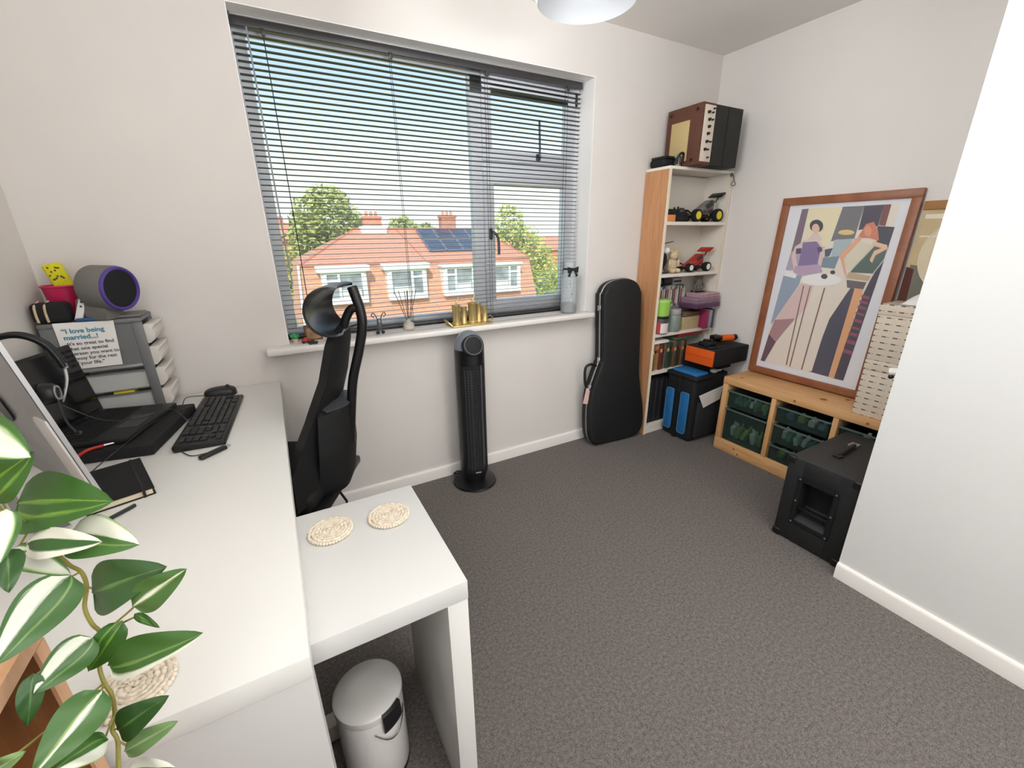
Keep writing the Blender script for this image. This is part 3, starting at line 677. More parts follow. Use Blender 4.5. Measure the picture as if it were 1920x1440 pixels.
# notebook with elastic band
NM = Matrix.Translation((-.450, 1.352, DZ)) @ Matrix.Rotation(radians(18), 4, 'Z')
nb = thing('notebook', 'black hardback notebook with elastic band and cream pages', 'notebook', (-.452, 1.375, DZ))
part('cover', G(NM).box(-.065, .065, -.115, .115, .017, .0195, .001).box(-.065, .065, -.115, .115, .0005, .003, .001).box(-.0655, -.062, -.115, .115, .0005, .0195, .001), BLACKM, nb)
part('pages', G(NM).box(-.063, .060, -.111, .111, .003, .017), M('cream_pages', (222, 206, 176), rough=.85, var=.06, scale=300, stretch=(1, 1, 8)), nb)
part('elastic_band', G(NM).box(.040, .046, -.1165, .1165, -.0, .0205), BLACKP, nb)
solo('pen', G().cyl((-.385, 1.215, DZ+.006), (-.435, 1.165, DZ+.006), .0045, n=10).cyl((-.435, 1.165, DZ+.006), (-.446, 1.154, DZ+.006), .0045, .001, 10), BLACKP, 'black pen lying on the desk beside the notebook', 'pen', (-.41, 1.19, DZ))
# headset
hd = thing('headset', 'black headset with microphone boom hung behind the computer', 'headset', (-.60, 1.50, .95))
HB = smoothpath([(-.705, 1.51, 1.00), (-.695, 1.505, 1.06), (-.66, 1.50, 1.105), (-.608, 1.50, 1.125), (-.571, 1.50, 1.123), (-.539, 1.50, 1.099), (-.524, 1.50, 1.064), (-.517, 1.50, 1.034)], 6)
b = G(); b.tube(HB, .0075, 8); b.tube([Vector(p)+Vector((0, .014, 0)) for p in HB], .0075, 8)
part('headband', b, BLACKP, hd, 60)
part('slider', G().tube(smoothpath([(-.517, 1.505, 1.036), (-.521, 1.505, 1.00), (-.534, 1.505, .965), (-.545, 1.505, .94)], 5), .0035, 6).box(-.524, -.512, 1.498, 1.518, 1.028, 1.042, .002), CHROME, hd)
ep = part('earpiece', G().cyl((-.582, 1.51, .965), (-.552, 1.512, .965), .030, .026, 24, bev=.006), BLACKP, hd)
part('ear_pad', G().lathe([(.016, 0), (.031, .002), (.032, .010), (.026, .017), (.016, .014)], (0, 0, 0), 24, Matrix.Translation((-.582, 1.51, .965)) @ Matrix.Rotation(radians(-90), 4, 'Y')), BLACKM, ep)
part('badge', G().lathe([(.015, 0), (.020, 0), (.020, .003), (.015, .003)], (0, 0, 0), 24, Matrix.Translation((-.552, 1.512, .965)) @ Matrix.Rotation(radians(90), 4, 'Y')), SILV, ep)
part('earpiece', G().cyl((-.714, 1.51, .975), (-.690, 1.51, .975), .026, .030, 24, bev=.006), BLACKP, hd)
part('microphone_boom', G().tube(smoothpath([(-.552, 1.505, .95), (-.548, 1.49, .92), (-.542, 1.48, .885), (-.530, 1.475, .86)], 5), .003, 6).ball((-.526, 1.475, .857), (.008, .006, .006), 10), BLACKP, hd)
# cables
def cable(pts, r, mat, label, base): return solo('cable', G().tube(smoothpath(pts, 8), r, 6), mat, label, 'cable', base)
cable([(-.548, 1.505, .93), (-.49, 1.54, .86), (-.44, 1.66, .81), (-.38, 1.72, .806), (-.34, 1.66, .800), (-.305, 1.60, .770)], .0016, DARKG, 'thin dark headset cable crossing over the open laptop', (-.4, 1.6, .78))
cable([(-.325, 1.80, .778), (-.37, 1.70, .793), (-.42, 1.62, .793), (-.46, 1.55, .777), (-.50, 1.50, .757), (-.53, 1.46, .74)], .0016, BLACKP, 'black cable from the keyboard across the laptop', (-.36, 1.66, .77))
cable([(-.39, 1.96, DZ+.003), (-.385, 2.03, DZ+.014), (-.355, 2.07, DZ+.004), (-.31, 2.055, DZ+.003)], .0016, BLACKP, 'loop of thin cable between the drawer tower and the mouse', (-.36, 2.05, DZ))
cable([(-.33, 1.50, DZ+.003), (-.30, 1.455, DZ+.003), (-.26, 1.455, DZ+.003), (-.22, 1.475, DZ+.003)], .0015, DARKG, 'thin grey cable looping at the keyboard end', (-.28, 1.46, DZ))
usb = thing('usb_stick', 'small black stick lying at the near end of the keyboard', 'usb stick', (-.245, 1.44, DZ))
part('body', G(Matrix.Translation((-.245, 1.440, DZ)) @ Matrix.Rotation(radians(40), 4, 'Z')).box(-.04, .04, -.009, .009, .0005, .012, .003), BLACKP, usb)
part('plug', G(Matrix.Translation((-.245, 1.440, DZ)) @ Matrix.Rotation(radians(40), 4, 'Z')).box(.04, .053, -.006, .006, .003, .009), CHROME, usb)
rc = thing('red_lead', 'short red lead with silver plug by the laptop corner', 'cable', (-.55, 1.5, DZ))
part('lead', G().tube(smoothpath([(-.560, 1.47, DZ+.006), (-.575, 1.51, .76), (-.555, 1.555, .7715), (-.520, 1.575, .7715)], 6), .0045, 8), REDP, rc)
part('plug', G().cyl((-.520, 1.575, .7715), (-.498, 1.582, .7715), .0045), CHROME, rc)

# plastic drawer tower in the corner
tw = thing('drawer_tower', 'grey plastic tower of clear drawers in the desk corner', 'drawers', (-.565, 2.02, DZ))
GP = M('grey_plastic', (112, 112, 112), rough=.5)
CLR = M('clear_plastic', (222, 220, 216), rough=.2, trans=(.35, (.86, .86, .85)))
tx0, tx1, ty0, ty1, tz1 = -.70, -.445, 1.945, 2.112, 1.088
part('top', G().box(tx0, tx1+.012, ty0-.004, ty1+.004, tz1-.016, tz1, .005), GP, tw)
part('base', G().box(tx0, tx1+.008, ty0, ty1, DZ+.001, DZ+.014, .003), GP, tw)
for x, y in ((tx1-.018, ty0), (tx1-.018, ty1-.02), (tx0, ty0), (tx0, ty1-.02)):
    part('post', G().box(x, x+(.030 if x > -.6 else .04), y, y+.02, DZ+.013, tz1-.014, .005), GP, tw)
part('side_panel', G().box(tx0+.03, tx1-.015, ty0+.004, ty0+.008, .925, tz1-.014), GP, tw)
part('side_panel', G().box(tx0+.03, tx1-.015, ty0+.004, ty0+.010, .742, .758), GP, tw)
for i in range(4):
    z0 = .748+i*.081
    d = part('drawer', G().box(tx0+.006, tx1+.008, ty0+.012, ty1-.012, z0, z0+.004).box(tx0+.006, tx0+.010, ty0+.012, ty1-.012, z0, z0+.068).box(tx0+.006, tx1+.008, ty0+.012, ty0+.015, z0, z0+.068).box(tx0+.006, tx1+.008, ty1-.015, ty1-.012, z0, z0+.068), CLR, tw)
    fp = [(0, 0), (.012, .002), (.026, .018), (.030, .034), (.024, .052), (.034, .066), (.030, .071), (.004, .070), (0, .066)]
    part('drawer_front', G().prism([(x*1.1, y) for x, y in fp], frame((tx1+.008, ty1-.008, z0), (1, 0, 0), (0, 0, 1)), ty1-ty0-.016, .002), M('white_drawer_front', (226, 218, 210), rough=.35, trans=(.12, (.9, .9, .9))), d)
    part('runner', G().box(tx0+.004, tx1, ty0+.006, ty0+.012, z0+.066, z0+.071), GP, tw)
for col, x, z, sx, lab in ((YELLOW, -.545, .815, .03, 'yellow packet inside the grey drawer tower'), (M('green_packet', (60, 110, 62)), -.50, .786, .03, 'green packet low inside the grey drawer tower'), (PAPER, -.57, .835, .045, 'white packet lying inside a middle drawer of the tower'), (SILV, -.525, .765, .04, 'grey packet in the bottom drawer of the tower')):
    solo('packet', G(Matrix.Rotation(.0, 4, 'Z')).box(x-sx, x+sx, 1.965, 2.02, z-.008, z+.010, .003), col, lab, 'packet', (x, 1.99, z))
# paper notice on the tower
sg = thing('paper_notice', 'white printed paper notice stuck on the side of the drawer tower', 'notice', (-.56, 1.94, 1.0))
SGF = XZ(-.655, 1.9385, .930)
part('sheet', G(SGF).prism([(-.003, 0), (.139, .0), (.151, .156), (-.003, .160)], Matrix.Translation((0, 0, -.0005)), .0008), PAPER, sg, 0)
TB = M('ink_teal', (70, 140, 160), rough=.8); TK = M('ink_grey', (88, 84, 86), rough=.8)
text_mesh('\u201cI love being\nmarried...!', .0215, SGF @ Matrix.Translation((.012, .124, .0012)), TB, 'heading', sg, bold=.0006)
text_mesh("It's so great to find\nthat one special\nperson you want to\nannoy for the rest\nof your life.\u201d", .0158, SGF @ Matrix.Translation((.016, .083, .0012)), TK, 'verse', sg, bold=.0003, spacing=1.08)
# on top of the tower
tl = thing('round_speaker', 'grey cylinder speaker with dark face and purple ring on the tower', 'speaker', (-.51, 1.98, tz1))
ax = Vector((.86, -.50, -.06)).normalized(); c0 = Vector((-.537, 1.985, 1.196)); c1 = c0+ax*.088
SG_ = M('speaker_grey', (112, 108, 104), rough=.55)
part('body', G().cyl(c0, c1, .074, .076, 40, bev=.008), SG_, tl)
sm = frame(c1, ax.orthogonal(), ax.cross(ax.orthogonal()))
part('purple_ring', G().tube([c1+ax*.001+.068*(cos(t)*Vector((sm[0][0], sm[1][0], sm[2][0]))+sin(t)*Vector((sm[0][1], sm[1][1], sm[2][1]))) for t in [2*pi*i/40 for i in range(40)]], .0062, 8, closed=True), M('purple_plastic', (78, 52, 138), rough=.4), tl)
part('face', G().cyl(c1-ax*.002, c1+ax*.002, .064, n=36), BLACKM, tl)
part('foot', G().prism([(-.055, 0), (.06, 0), (.066, .06), (-.03, .075)], frame((-.530, 2.010, tz1), (.86, -.5, 0), (0, 0, 1)), .07, .006).box(-.560, -.43, 1.955, 2.06, tz1+.0005, tz1+.012, .006), SG_, tl)
bk = thing('pink_basket', 'bright pink plastic basket on the tower against the wall', 'basket', (-.625, 2.065, tz1))
PK = M('pink_plastic', (196, 30, 84), rough=.4)
part('basket_wall', G().lathe([(0, .001), (.040, .001), (.052, .100), (.055, .112), (.049, .112), (.046, .098), (.037, .006), (0, .006)], (-.642, 2.062, tz1), 32, sx=.95, sy=.9), PK, bk)
part('rim', G().tube([(-.642+.051*cos(a), 2.062+.048*sin(a), tz1+.112) for a in [2*pi*i/30 for i in range(30)]], .004, 8, closed=True), PK, bk)
tp = thing('yellow_sponge', 'yellow sponge with dark holes standing in the pink basket', 'sponge', (-.63, 2.06, tz1+.06))
SPM = Matrix.Translation((-.640, 2.060, tz1+.152)) @ Matrix.Rotation(radians(-12), 4, 'Y')
part('body', G(SPM).box(-.026, .024, -.012, .012, -.075, .036, .008, 3), M('sponge_yellow', (216, 206, 40), rough=.9, var=.1, scale=90), tp)
hg = G(SPM); rr = random.Random(4)
for _ in range(14): hg.ball((rr.uniform(-.019, .018), -.0125, rr.uniform(-.02, .028)), (.0032, .0015, .0032), 8)
part('holes', hg, M('sponge_hole', (92, 84, 20), rough=.9), tp, 60, kind='stuff')
pc = thing('pencil_pouch', 'black zipped pouch with beige zip lines on the tower', 'pouch', (-.665, 1.975, tz1))
part('body', G().box(-.705, -.612, 1.948, 2.005, tz1+.001, tz1+.068, .016, 4), BLACKM, pc)
for x in (-.690, -.666): part('zip', G().tube(smoothpath([(x, 1.9475, tz1+.006), (x, 1.9465, tz1+.035), (x+.002, 1.952, tz1+.060), (x+.002, 1.99, tz1+.0695)], 4), .0035, 6), BEIGE, pc)
rm = thing('remote_control', 'white remote control leaning beside the black pouch', 'remote', (-.595, 1.96, tz1))
RMM = Matrix.Translation((-.597, 1.957, tz1+.002)) @ Matrix.Rotation(radians(22), 4, 'Y')
part('body', G(RMM).box(-.010, .010, -.006, .006, 0, .088, .004), PAPER, rm)
part('buttons', G(RMM).cyl((0, -.0055, .068), (0, -.0075, .068), .004, n=10).cyl((0, -.0055, .052), (0, -.0075, .052), .003, n=10), DARKG, rm)
bb = thing('pen_box', 'dark open box between remote and speaker on the tower', 'box', (-.565, 1.97, tz1))
part('box_wall', G().box(-.580, -.555, 1.955, 1.995, tz1+.001, tz1+.058, .004), M('dark_box', (58, 58, 60), rough=.6), bb)
solo('blue_case', G().box(-.600, -.535, 1.942, 1.953, tz1+.0005, tz1+.012, .003), M('blue_plastic', (48, 84, 132), rough=.5), 'slim blue case at the tower front below the speaker', 'case', (-.56, 1.947, tz1))

# ------------------------------------------------------------------ office chair, back towards the room
CX, CY = .125, 1.615
CHM = Matrix.Translation((CX, CY, 0)) @ Matrix.Rotation(radians(-28), 4, 'Z')     # the sitter faces its -x
ch = thing('office_chair', 'black ergonomic office chair with headrest pushed under the desk', 'chair', (CX, CY, 0))
MESHB = M('chair_mesh_black', (11, 11, 12), rough=.7, bump=.25, bscale=420)
CHP = M('chair_plastic', (20, 19, 20), rough=.34)
def lerp_tab(tab, t):
    for (a, *p), (b, *q) in zip(tab, tab[1:]):
        if a <= t <= b:
            f = (t-a)/(b-a); f = f*f*(3-2*f); return [x+(y-x)*f for x, y in zip(p, q)]
    return list(tab[-1][1:])
BT = [(0, .088, 1.050, .03), (.05, .085, 1.04, .068), (.14, .078, 1.00, .092), (.35, .045, .87, .110), (.55, .0, .75, .140), (.70, -.02, .66, .205), (.80, -.025, .60, .262), (1, -.02, .47, .275)]
def backfn(u, v):
    x, z, hw = lerp_tab(BT, u); s = 2*v-1
    return (x-.028*s*s*(hw/.2), hw*s, z)
part('backrest', G(CHM).surf(backfn, 34, 16, .030), MESHB, ch, 60)
LT = [(0, .060, .775, .08), (.08, .062, .76, .13), (.5, .052, .60, .150), (.85, .030, .46, .145), (1, .01, .415, .10)]
def lumb(u, v):
    x, z, hw = lerp_tab(LT, u); s = 2*v-1
    return (x-.070*abs(s)**2.4, hw*s, z)
part('lumbar_support', G(CHM).surf(lumb, 24, 14, .045), MESHB, ch, 60)
part('lumbar_shelf', G(CHM).surf(lambda u, v: (.066-.05*abs(2*v-1)**2.4-.05*u, (.112-.03*u)*(2*v-1), .768+.010*u), 6, 14, .006), M('chair_shiny_plastic', (70, 70, 76), rough=.3), ch, 60)
part('spine', G(CHM).tube(smoothpath([(.04, 0, .60), (.065, 0, .76), (.085, 0, .86), (.118, 0, .96), (.142, 0, 1.05), (.142, 0, 1.11), (.130, 0, 1.165), (.124, 0, 1.19)], 6), [.017]*42+[.012], 10), CHP, ch, 60)
hx, hz, hr = .058, 1.116, .074
def head(u, v):
    a = radians(70+222*u); s = 2*v-1; w_ = .115*(1-.30*abs(2*u-1)**3)
    return (hx+hr*cos(a)*.95+.016*s*s, w_*s, hz+hr*sin(a))
part('headrest', G(CHM).surf(head, 36, 14, .008), M('headrest_plastic', (34, 32, 36), rough=.24), ch, 60)
part('headrest_arm', G(CHM).tube(smoothpath([(.078, 0, 1.055), (.092, 0, 1.085), (.112, 0, 1.112), (.140, 0, 1.115)], 6), .015, 10), CHP, ch, 60)
part('seat', G(CHM).box(-.47, -.03, -.235, .225, .43, .505, .03, 4), MESHB, ch, 50)
part('seat_pan', G(CHM).box(-.42, -.01, -.21, .21, .395, .432, .012), CHP, ch)
part('gas_lift', G(CHM).cyl((-.20, 0, .10), (-.20, 0, .40), .028, n=20), CHROME, ch)
for i in range(5):
    a = 2*pi*i/5+.3; e_ = (-.20+.28*cos(a), .28*sin(a))
    lg_ = part('base_leg', G(CHM).tube([(-.20+.02*cos(a), .02*sin(a), .105), (e_[0], e_[1], .075)], [.03, .018], 8), CHP, ch)
    part('castor', G(CHM).cyl((e_[0]-.018*sin(a), e_[1]+.018*cos(a), .0285), (e_[0]+.018*sin(a), e_[1]-.018*cos(a), .0285), .028, n=16).cyl((e_[0], e_[1], .03), (e_[0], e_[1], .08), .008, n=8), BLACKP, lg_)
part('tilt_lever', G(CHM).tube([(-.02, -.04, .41), (.005, -.04, .36), (.005, -.04, .27)], .005, 8), CHP, ch)

# ------------------------------------------------------------------ tower fan
TF = (.838, 1.985)
tf = thing('tower_fan', 'black tower fan on a round base by the window wall', 'fan', (*TF, 0))
FBK = M('fan_black', (17, 17, 19), rough=.38)
part('base', G().lathe([(0, .001), (.120, .001), (.124, .006), (.121, .014), (.06, .024), (0, .026)], (*TF, 0), 48), FBK, tf)
ta = radians(-8)
TFM = Matrix.Translation((*TF, 0)) @ Matrix.Rotation(ta, 4, 'Z')
rx_, ry_ = .078, .075
def fan_sec(k=1.): return [(rx_*k*cos(a), ry_*k*sin(a)) for a in [2*pi*i/40 for i in range(40)]]
part('column', G(TFM).lathe([(0, .022), (.062, .024), (.066, .05), (.073, .07), (.078, .09), (.0785, .80), (.0785, .80)], (0, 0, 0), 40), FBK, tf, 60)
def topfn(u, v):
    a = 2*pi*v; z = .80; r = .0785
    x, y = r*cos(a)*cos(u*pi/2), r*sin(a)*cos(u*pi/2)
    return (x, y, z+.092*sin(u*pi/2)*(1 if y > -.02 else 1)*(1-.12*max(0, -y)/r))
part('head_cap', G(TFM).surf(topfn, 12, 40), M('fan_cap_grey', (120, 126, 138), rough=.28, coat=.3), tf, 60)
DC = Vector((0, -.058, .822)); DN = Vector((0, -.95, .31)).normalized()
DFR = TFM @ frame(DC, (1, 0, 0), DN.cross(Vector((1, 0, 0))))
part('control_disc', G(DFR).cyl((0, 0, -.045), (0, 0, .034), .054, n=40, bev=.004), M('fan_disc', (20, 20, 22), rough=.75), tf)
part('disc_ring', G(DFR).tube([(.046*cos(a), .046*sin(a), .0345) for a in [2*pi*i/40 for i in range(40)]], .0022, 6, closed=True), M('fan_ring_grey', (92, 94, 98), rough=.4), tf)
part('grille_panel', G(TFM).surf(lambda u, v: (.0795*sin((v-.5)*1.7), -.0795*cos((v-.5)*1.7), .10+.62*u), 2, 16, .002), BLACKM, tf)
GRM = M('fan_grille', (52, 52, 56), rough=.35)
for k, a in enumerate((-.62, -.42, -.22, .0, .22, .42, .62)):
    x, y = .0815*sin(a), -.0815*cos(a)
    part('grille_bar', G(TFM).tube([(x, y, .12), (x, y, .70)], .0028, 6), GRM, tf, 60)
hb = G(TFM)
for i in range(38):
    z = .13+i*.0152
    hb.tube([(.0805*sin(a), -.0805*cos(a), z) for a in [-.66+1.32*j/8 for j in range(9)]], .0016, 5)
part('grille_rings', hb, GRM, tf, 60, kind='stuff')
part('light_strip', G(TFM).tube([(.0825*sin(.50), -.0825*cos(.50), .14+.58*i/4) for i in range(5)], .0022, 6), M('fan_strip', (112, 110, 108), rough=.3), tf)
part('badge', G(TFM).box(-.014, .016, -.0835, -.0800, .098, .104, .001), SILV, tf)
part('plug_lead', G().tube(smoothpath([(.78, 2.03, .06), (.755, 2.05, .055), (.748, 2.08, .03), (.76, 2.11, .006), (.80, 2.108, .006)], 6), .004, 6), BLACKP, tf)

# ------------------------------------------------------------------ window-sill ornaments
SZ = WZ0+.0065
gn = thing('green_ornament', 'small green ornament in a pale pot at the far left end of the sill', 'ornament', (.046, 2.15, SZ))
part('pot', G().lathe([(0, 0), (.010, 0), (.013, .018), (0, .018)], (.046, 2.15, SZ), 16), BEIGE, gn)
GRN = M('green_gloss', (44, 140, 82), rough=.25)
gg = G()
for c in ((0, 0, .034), (.010, .002, .028), (-.010, -.002, .03), (.003, -.006, .026)): gg.ball((.046+c[0], 2.15+c[1], SZ+c[2]), .011, 10)
part('leaves', gg, GRN, gn)
bx = thing('photo_cube', 'brown wooden photo block on the sill behind the chair headrest', 'ornament', (.125, 2.17, SZ))
part('block', G().box(.090, .165, 2.155, 2.190, SZ, SZ+.068, .004), M('dark_wood', (92, 62, 42), rough=.5, var=.15, scale=30), bx)
part('picture', G(XZ(.098, 2.1545, SZ+.008)).prism([(0, 0), (.058, 0), (.058, .05), (0, .05)], Matrix(), .001), M('picture_brown', (142, 108, 72), rough=.5, var=.3, scale=40), bx)
tc_ = thing('toy_car', 'tiny red and black toy car on the sill behind the chair', 'toy car', (.095, 2.10, SZ))
part('body', G().box(.07, .105, 2.105, 2.125, SZ+.004, SZ+.017, .004).box(.08, .10, 2.107, 2.123, SZ+.015, SZ+.025, .004), REDP, tc_)
for x in (.077, .098):
    part('wheel', G().cyl((x, 2.103, SZ+.006), (x, 2.127, SZ+.006), .006, n=12), BLACKP, tc_)
tc2 = thing('toy_car', 'tiny black toy car at the front of the sill behind the chair', 'toy car', (.115, 2.07, SZ))
part('body', G().box(.093, .135, 2.062, 2.082, SZ+.003, SZ+.012, .004).box(.104, .122, 2.064, 2.080, SZ+.010, SZ+.018, .004), BLACKP, tc2)
for x in (.102, .127): part('wheel', G().cyl((x, 2.060, SZ+.005), (x, 2.084, SZ+.005), .005, n=12), DARKG, tc2)
gb = thing('wire_ornament', 'small wire figure with two curls and black feet on the sill', 'ornament', (.43, 2.13, SZ))
WG = M('wire_grey', (112, 112, 116), rough=.3, metal=.6)
for s in (-1, 1):
    part('wire_curl', G().tube(smoothpath([(.427+s*.004, 2.13, SZ+.012), (.427+s*.006, 2.13, SZ+.05), (.427+s*.012, 2.13, SZ+.085), (.427+s*.026, 2.13, SZ+.105), (.427+s*.034, 2.13, SZ+.092), (.427+s*.022, 2.13, SZ+.082)], 5), .0028, 6), WG, gb)
    part('foot', G().ball((.427+s*.013, 2.125, SZ+.0085), (.0085, .011, .0085), 12), BLACKP, gb)
part('body', G().ball((.427, 2.13, SZ+.055), (.013, .010, .022), 12), WG, gb)
rd = thing('reed_diffuser', 'clear reed diffuser with dark sticks at mid sill', 'diffuser', (.578, 2.15, SZ))
part('bottle', G().lathe([(0, .001), (.028, .001), (.030, .006), (.028, .034), (.012, .044), (.010, .058), (.007, .058), (.008, .044), (.024, .032), (.026, .006), (0, .005)], (.578, 2.15, SZ), 28), M('diffuser_glass', (240, 236, 228), rough=.1, trans=(.72, (.97, .96, .94))), rd, 60)
part('oil', G().lathe([(0, .006), (.025, .007), (.024, .022), (0, .022)], (.578, 2.15, SZ), 24), M('diffuser_oil', (232, 214, 176), rough=.2, trans=(.4, (.96, .9, .8))), rd)
for dx, dy in ((-.058, 0), (-.034, .012), (-.010, -.01), (.012, .012), (.032, -.008), (.055, .006), (.005, 0)):
    part('reed', G().tube([(.578-dx*.08, 2.15, SZ+.01), (.578+dx, 2.15+dy, SZ+.198)], .0018, 5), M('reed_brown', (104, 76, 62), rough=.8), rd)
ty = thing('gold_tray', 'gold tray under the candle holders at the middle of the sill', 'tray', (.90, 2.115, SZ))
part('plate', G().box(.785, 1.015, 2.058, 2.170, SZ, SZ+.010, .004), GOLD, ty)
part('handles', G().tube(smoothpath([(1.013, 2.07, SZ+.008), (1.03, 2.09, SZ+.03), (1.032, 2.13, SZ+.034), (1.013, 2.155, SZ+.008)], 5), .004, 6).tube(smoothpath([(.787, 2.07, SZ+.008), (.768, 2.09, SZ+.03), (.766, 2.13, SZ+.034), (.787, 2.155, SZ+.008)], 5), .004, 6), GOLD, ty)
tz = SZ+.0105
for i, (x, y, h, r, lb) in enumerate([(.822, 2.10, .102, .024, 'gold holder with a curved top, leftmost on the gold tray'), (.872, 2.118, .088, .020, 'second gold holder from the left on the gold tray'), (.918, 2.108, .106, .025, 'tall middle gold holder with a curved top on the gold tray'), (.960, 2.118, .100, .018, 'slim gold holder fourth from the left on the tray'), (.993, 2.11, .078, .017, 'small gold holder at the right end of the tray')]):
    t = thing('candle_holder', lb, 'candle holder', (x, y, tz), 'gold holders on the tray')
    part('tube', G().lathe([(0, 0), (r, 0), (r, .006), (r*.86, .010), (r*.86, h-.008), (r*.97, h-.004), (r*.97, h), (r*.78, h), (r*.76, h-.02), (0, h-.02)], (x, y, tz), 24), GOLD, t)
    if i in (0, 2): part('curved_neck', G().tube(smoothpath([(x, y, tz+h-.02), (x+.002, y, tz+h+.012), (x+.012, y, tz+h+.026), (x+.016, y, tz+h+.042)], 5), .005, 8), GOLD, t)
    part('candle', G().cyl((x, y, tz+h-.02), (x, y, tz+h-.004), r*.66, n=16), M('candle_wax', (232, 214, 170), rough=.6), t)
jr = thing('glass_bottle', 'tall glass bottle with a black bow at the right end of the sill', 'bottle', (1.585, 2.13, SZ))
JG = M('bottle_glass', (232, 236, 238), rough=.06, trans=(.80, (.96, .97, .97)))
jc = (1.572, 2.125, SZ)
part('bottle', G().lathe([(0, .001), (.048, .001), (.052, .008), (.050, .06), (.047, .20), (.040, .24), (.032, .262), (.034, .30), (.038, .305), (.035, .305), (.030, .30), (.028, .262), (.036, .24), (.044, .20), (.046, .01), (0, .006)], jc, 32), JG, jr, 60)
part('pebbles', G().lathe([(0, .007), (.044, .008), (.045, .055), (.03, .062), (0, .066)], jc, 24), M('dark_pebbles', (66, 62, 60), rough=.7, var=.5, scale=120, bump=1, bscale=150), jr, 60)
part('twig', G().tube(smoothpath([(1.575, 2.125, SZ+.06), (1.590, 2.12, SZ+.12), (1.580, 2.125, SZ+.18), (1.588, 2.12, SZ+.22)], 5), .002, 6).ball((1.590, 2.12, SZ+.115), .007, 8).ball((1.581, 2.125, SZ+.175), .007, 8), M('twig_green', (120, 118, 86), rough=.8), jr)
bw = G()
for s in (-1, 1):
    bw.prism([(0, -.006), (s*.036, -.022), (s*.040, .016), (0, .006)], XZ(1.572, 2.086, SZ+.262), -.008, .002)
    bw.prism([(s*.002, 0), (s*.022, -.046), (s*.038, -.036), (s*.012, 0)], XZ(1.572, 2.088, SZ+.262), -.004, .001)
bw.ball((1.572, 2.084, SZ+.262), .008, 10)
part('bow', bw, M('black_ribbon', (24, 34, 28), rough=.6), jr)
part('bow_band', G().lathe([(.034, .258), (.0365, .258), (.0365, .268), (.034, .268)], jc, 24), M('black_ribbon', (24, 34, 28)), jr)

# ------------------------------------------------------------------ guitar case leaning in the corner
gc = thing('guitar_case', 'black hard guitar case with silver edge leaning by the bookcase', 'case', (1.90, 2.0, 0))
# outline in metres: x to the right, z up the case
OUT = [(.045, .0), (.09, -.008), (.30, -.008), (.39, .005), (.432, .04), (.446, .11), (.436, .22), (.415, .32), (.398, .42), (.390, .52), (.382, .93), (.372, 1.0), (.335, 1.052), (.27, 1.075), (.19, 1.07), (.13, 1.045), (.098, 1.0), (.088, .95), (.094, .60), (.082, .55), (.05, .47), (.014, .37), (.0, .24), (.002, .10), (.018, .03)]
OUTs = [(p.x, p.y) for p in smoothpath([(x, z, 0) for x, z in OUT]+[(OUT[0][0], OUT[0][1], 0)], 4)[:-1]]
gl_ = radians(-3.3)
GM = Matrix.Translation((1.672, 2.012, .012)) @ Matrix.Rotation(radians(-5), 4, 'Z') @ Matrix.Rotation(gl_, 4, 'X')
FRg = GM @ frame((0, 0, 0), (1, 0, 0), (0, 0, 1))               # z of the frame towards the viewer (-y)
CASEM = M('case_black', (12, 12, 13), rough=.62, var=.15, scale=60, bump=.3, bscale=500)
part('lid', G(FRg).prism(OUTs, Matrix.Translation((0, 0, .004)), .042, .014, 3), CASEM, gc, 50)
part('shell', G(FRg).prism(OUTs, Matrix.Translation((0, 0, -.058)), .056, .012, 3), CASEM, gc, 50)
part('metal_edge', G(FRg).tube([(x+(.0015 if x > .2 else -.0015), z, .002) for x, z in OUTs], .006, 8, closed=True), M('case_trim', (150, 150, 150), rough=.35, metal=.7), gc, 60)
def latch(x, z, r): part('latch', G(FRg @ Matrix.Translation((x, z, .004)) @ Matrix.Rotation(r, 4, 'Z')).box(-.008, .007, -.018, .018, -.014, .012, .003), CHROME, gc)
latch(.086, .905, 0); latch(.090, .572, -.1); latch(.022, .395, -.35); latch(.07, -.006, 1.5)
part('handle', G(FRg).tube(smoothpath([(.070, .535, 0), (.03, .55, 0), (-.008, .535, 0), (-.016, .48, 0), (-.010, .42, 0), (.010, .385, 0), (.022, .39, 0)], 6), .009, 8), BLACKP, gc, 60)
part('luggage_tag', G(FRg @ Matrix.Translation((.0, .345, .010)) @ Matrix.Rotation(-.25, 4, 'Z')).box(-.022, .014, -.055, .05, 0, .002).tube([(-.004, .05, .001), (.008, .075, .0)], .002, 5), M('tag_pink', (222, 186, 176), rough=.6), gc)

# ------------------------------------------------------------------ bookcase in the corner
SHX0, SHX1, SHY0, SHY1 = 2.128, 2.706, 1.935, 2.123
bc_ = thing('bookcase', 'narrow bookcase with birch side and white shelves in the corner', 'bookcase', (2.41, 2.03, 0))
BIR = wood('birch_side', (206, 152, 108), (186, 130, 88), (12, 12, .9), 5, .5)
SHW = M('shelf_white', (236, 228, 216), rough=.45)
part('side_panel', G().box(SHX0, SHX0+.018, SHY0+.004, SHY1, 0, 1.708), BIR, bc_)
part('edge_band', G().box(SHX0-.0005, SHX0+.0185, SHY0, SHY0+.0045, 0, 1.709).box(SHX1-.018, SHX1, SHY0, SHY0+.0045, 0, 1.709), M('edge_cream', (236, 222, 200), rough=.5), bc_)
part('side_panel', G().box(SHX1-.018, SHX1, SHY0+.004, SHY1, 0, 1.708), SHW, bc_)
part('back_board', G().box(SHX0+.018, SHX1-.018, SHY1-.006, SHY1, .05, 1.70), SHW, bc_)
part('top_board', G().box(SHX0, SHX1, SHY0-.001, SHY1, 1.708, 1.724, .001), SHW, bc_)
SHZ = dict(A=1.420, B=1.108, C=.722, D=.462, E=.066)
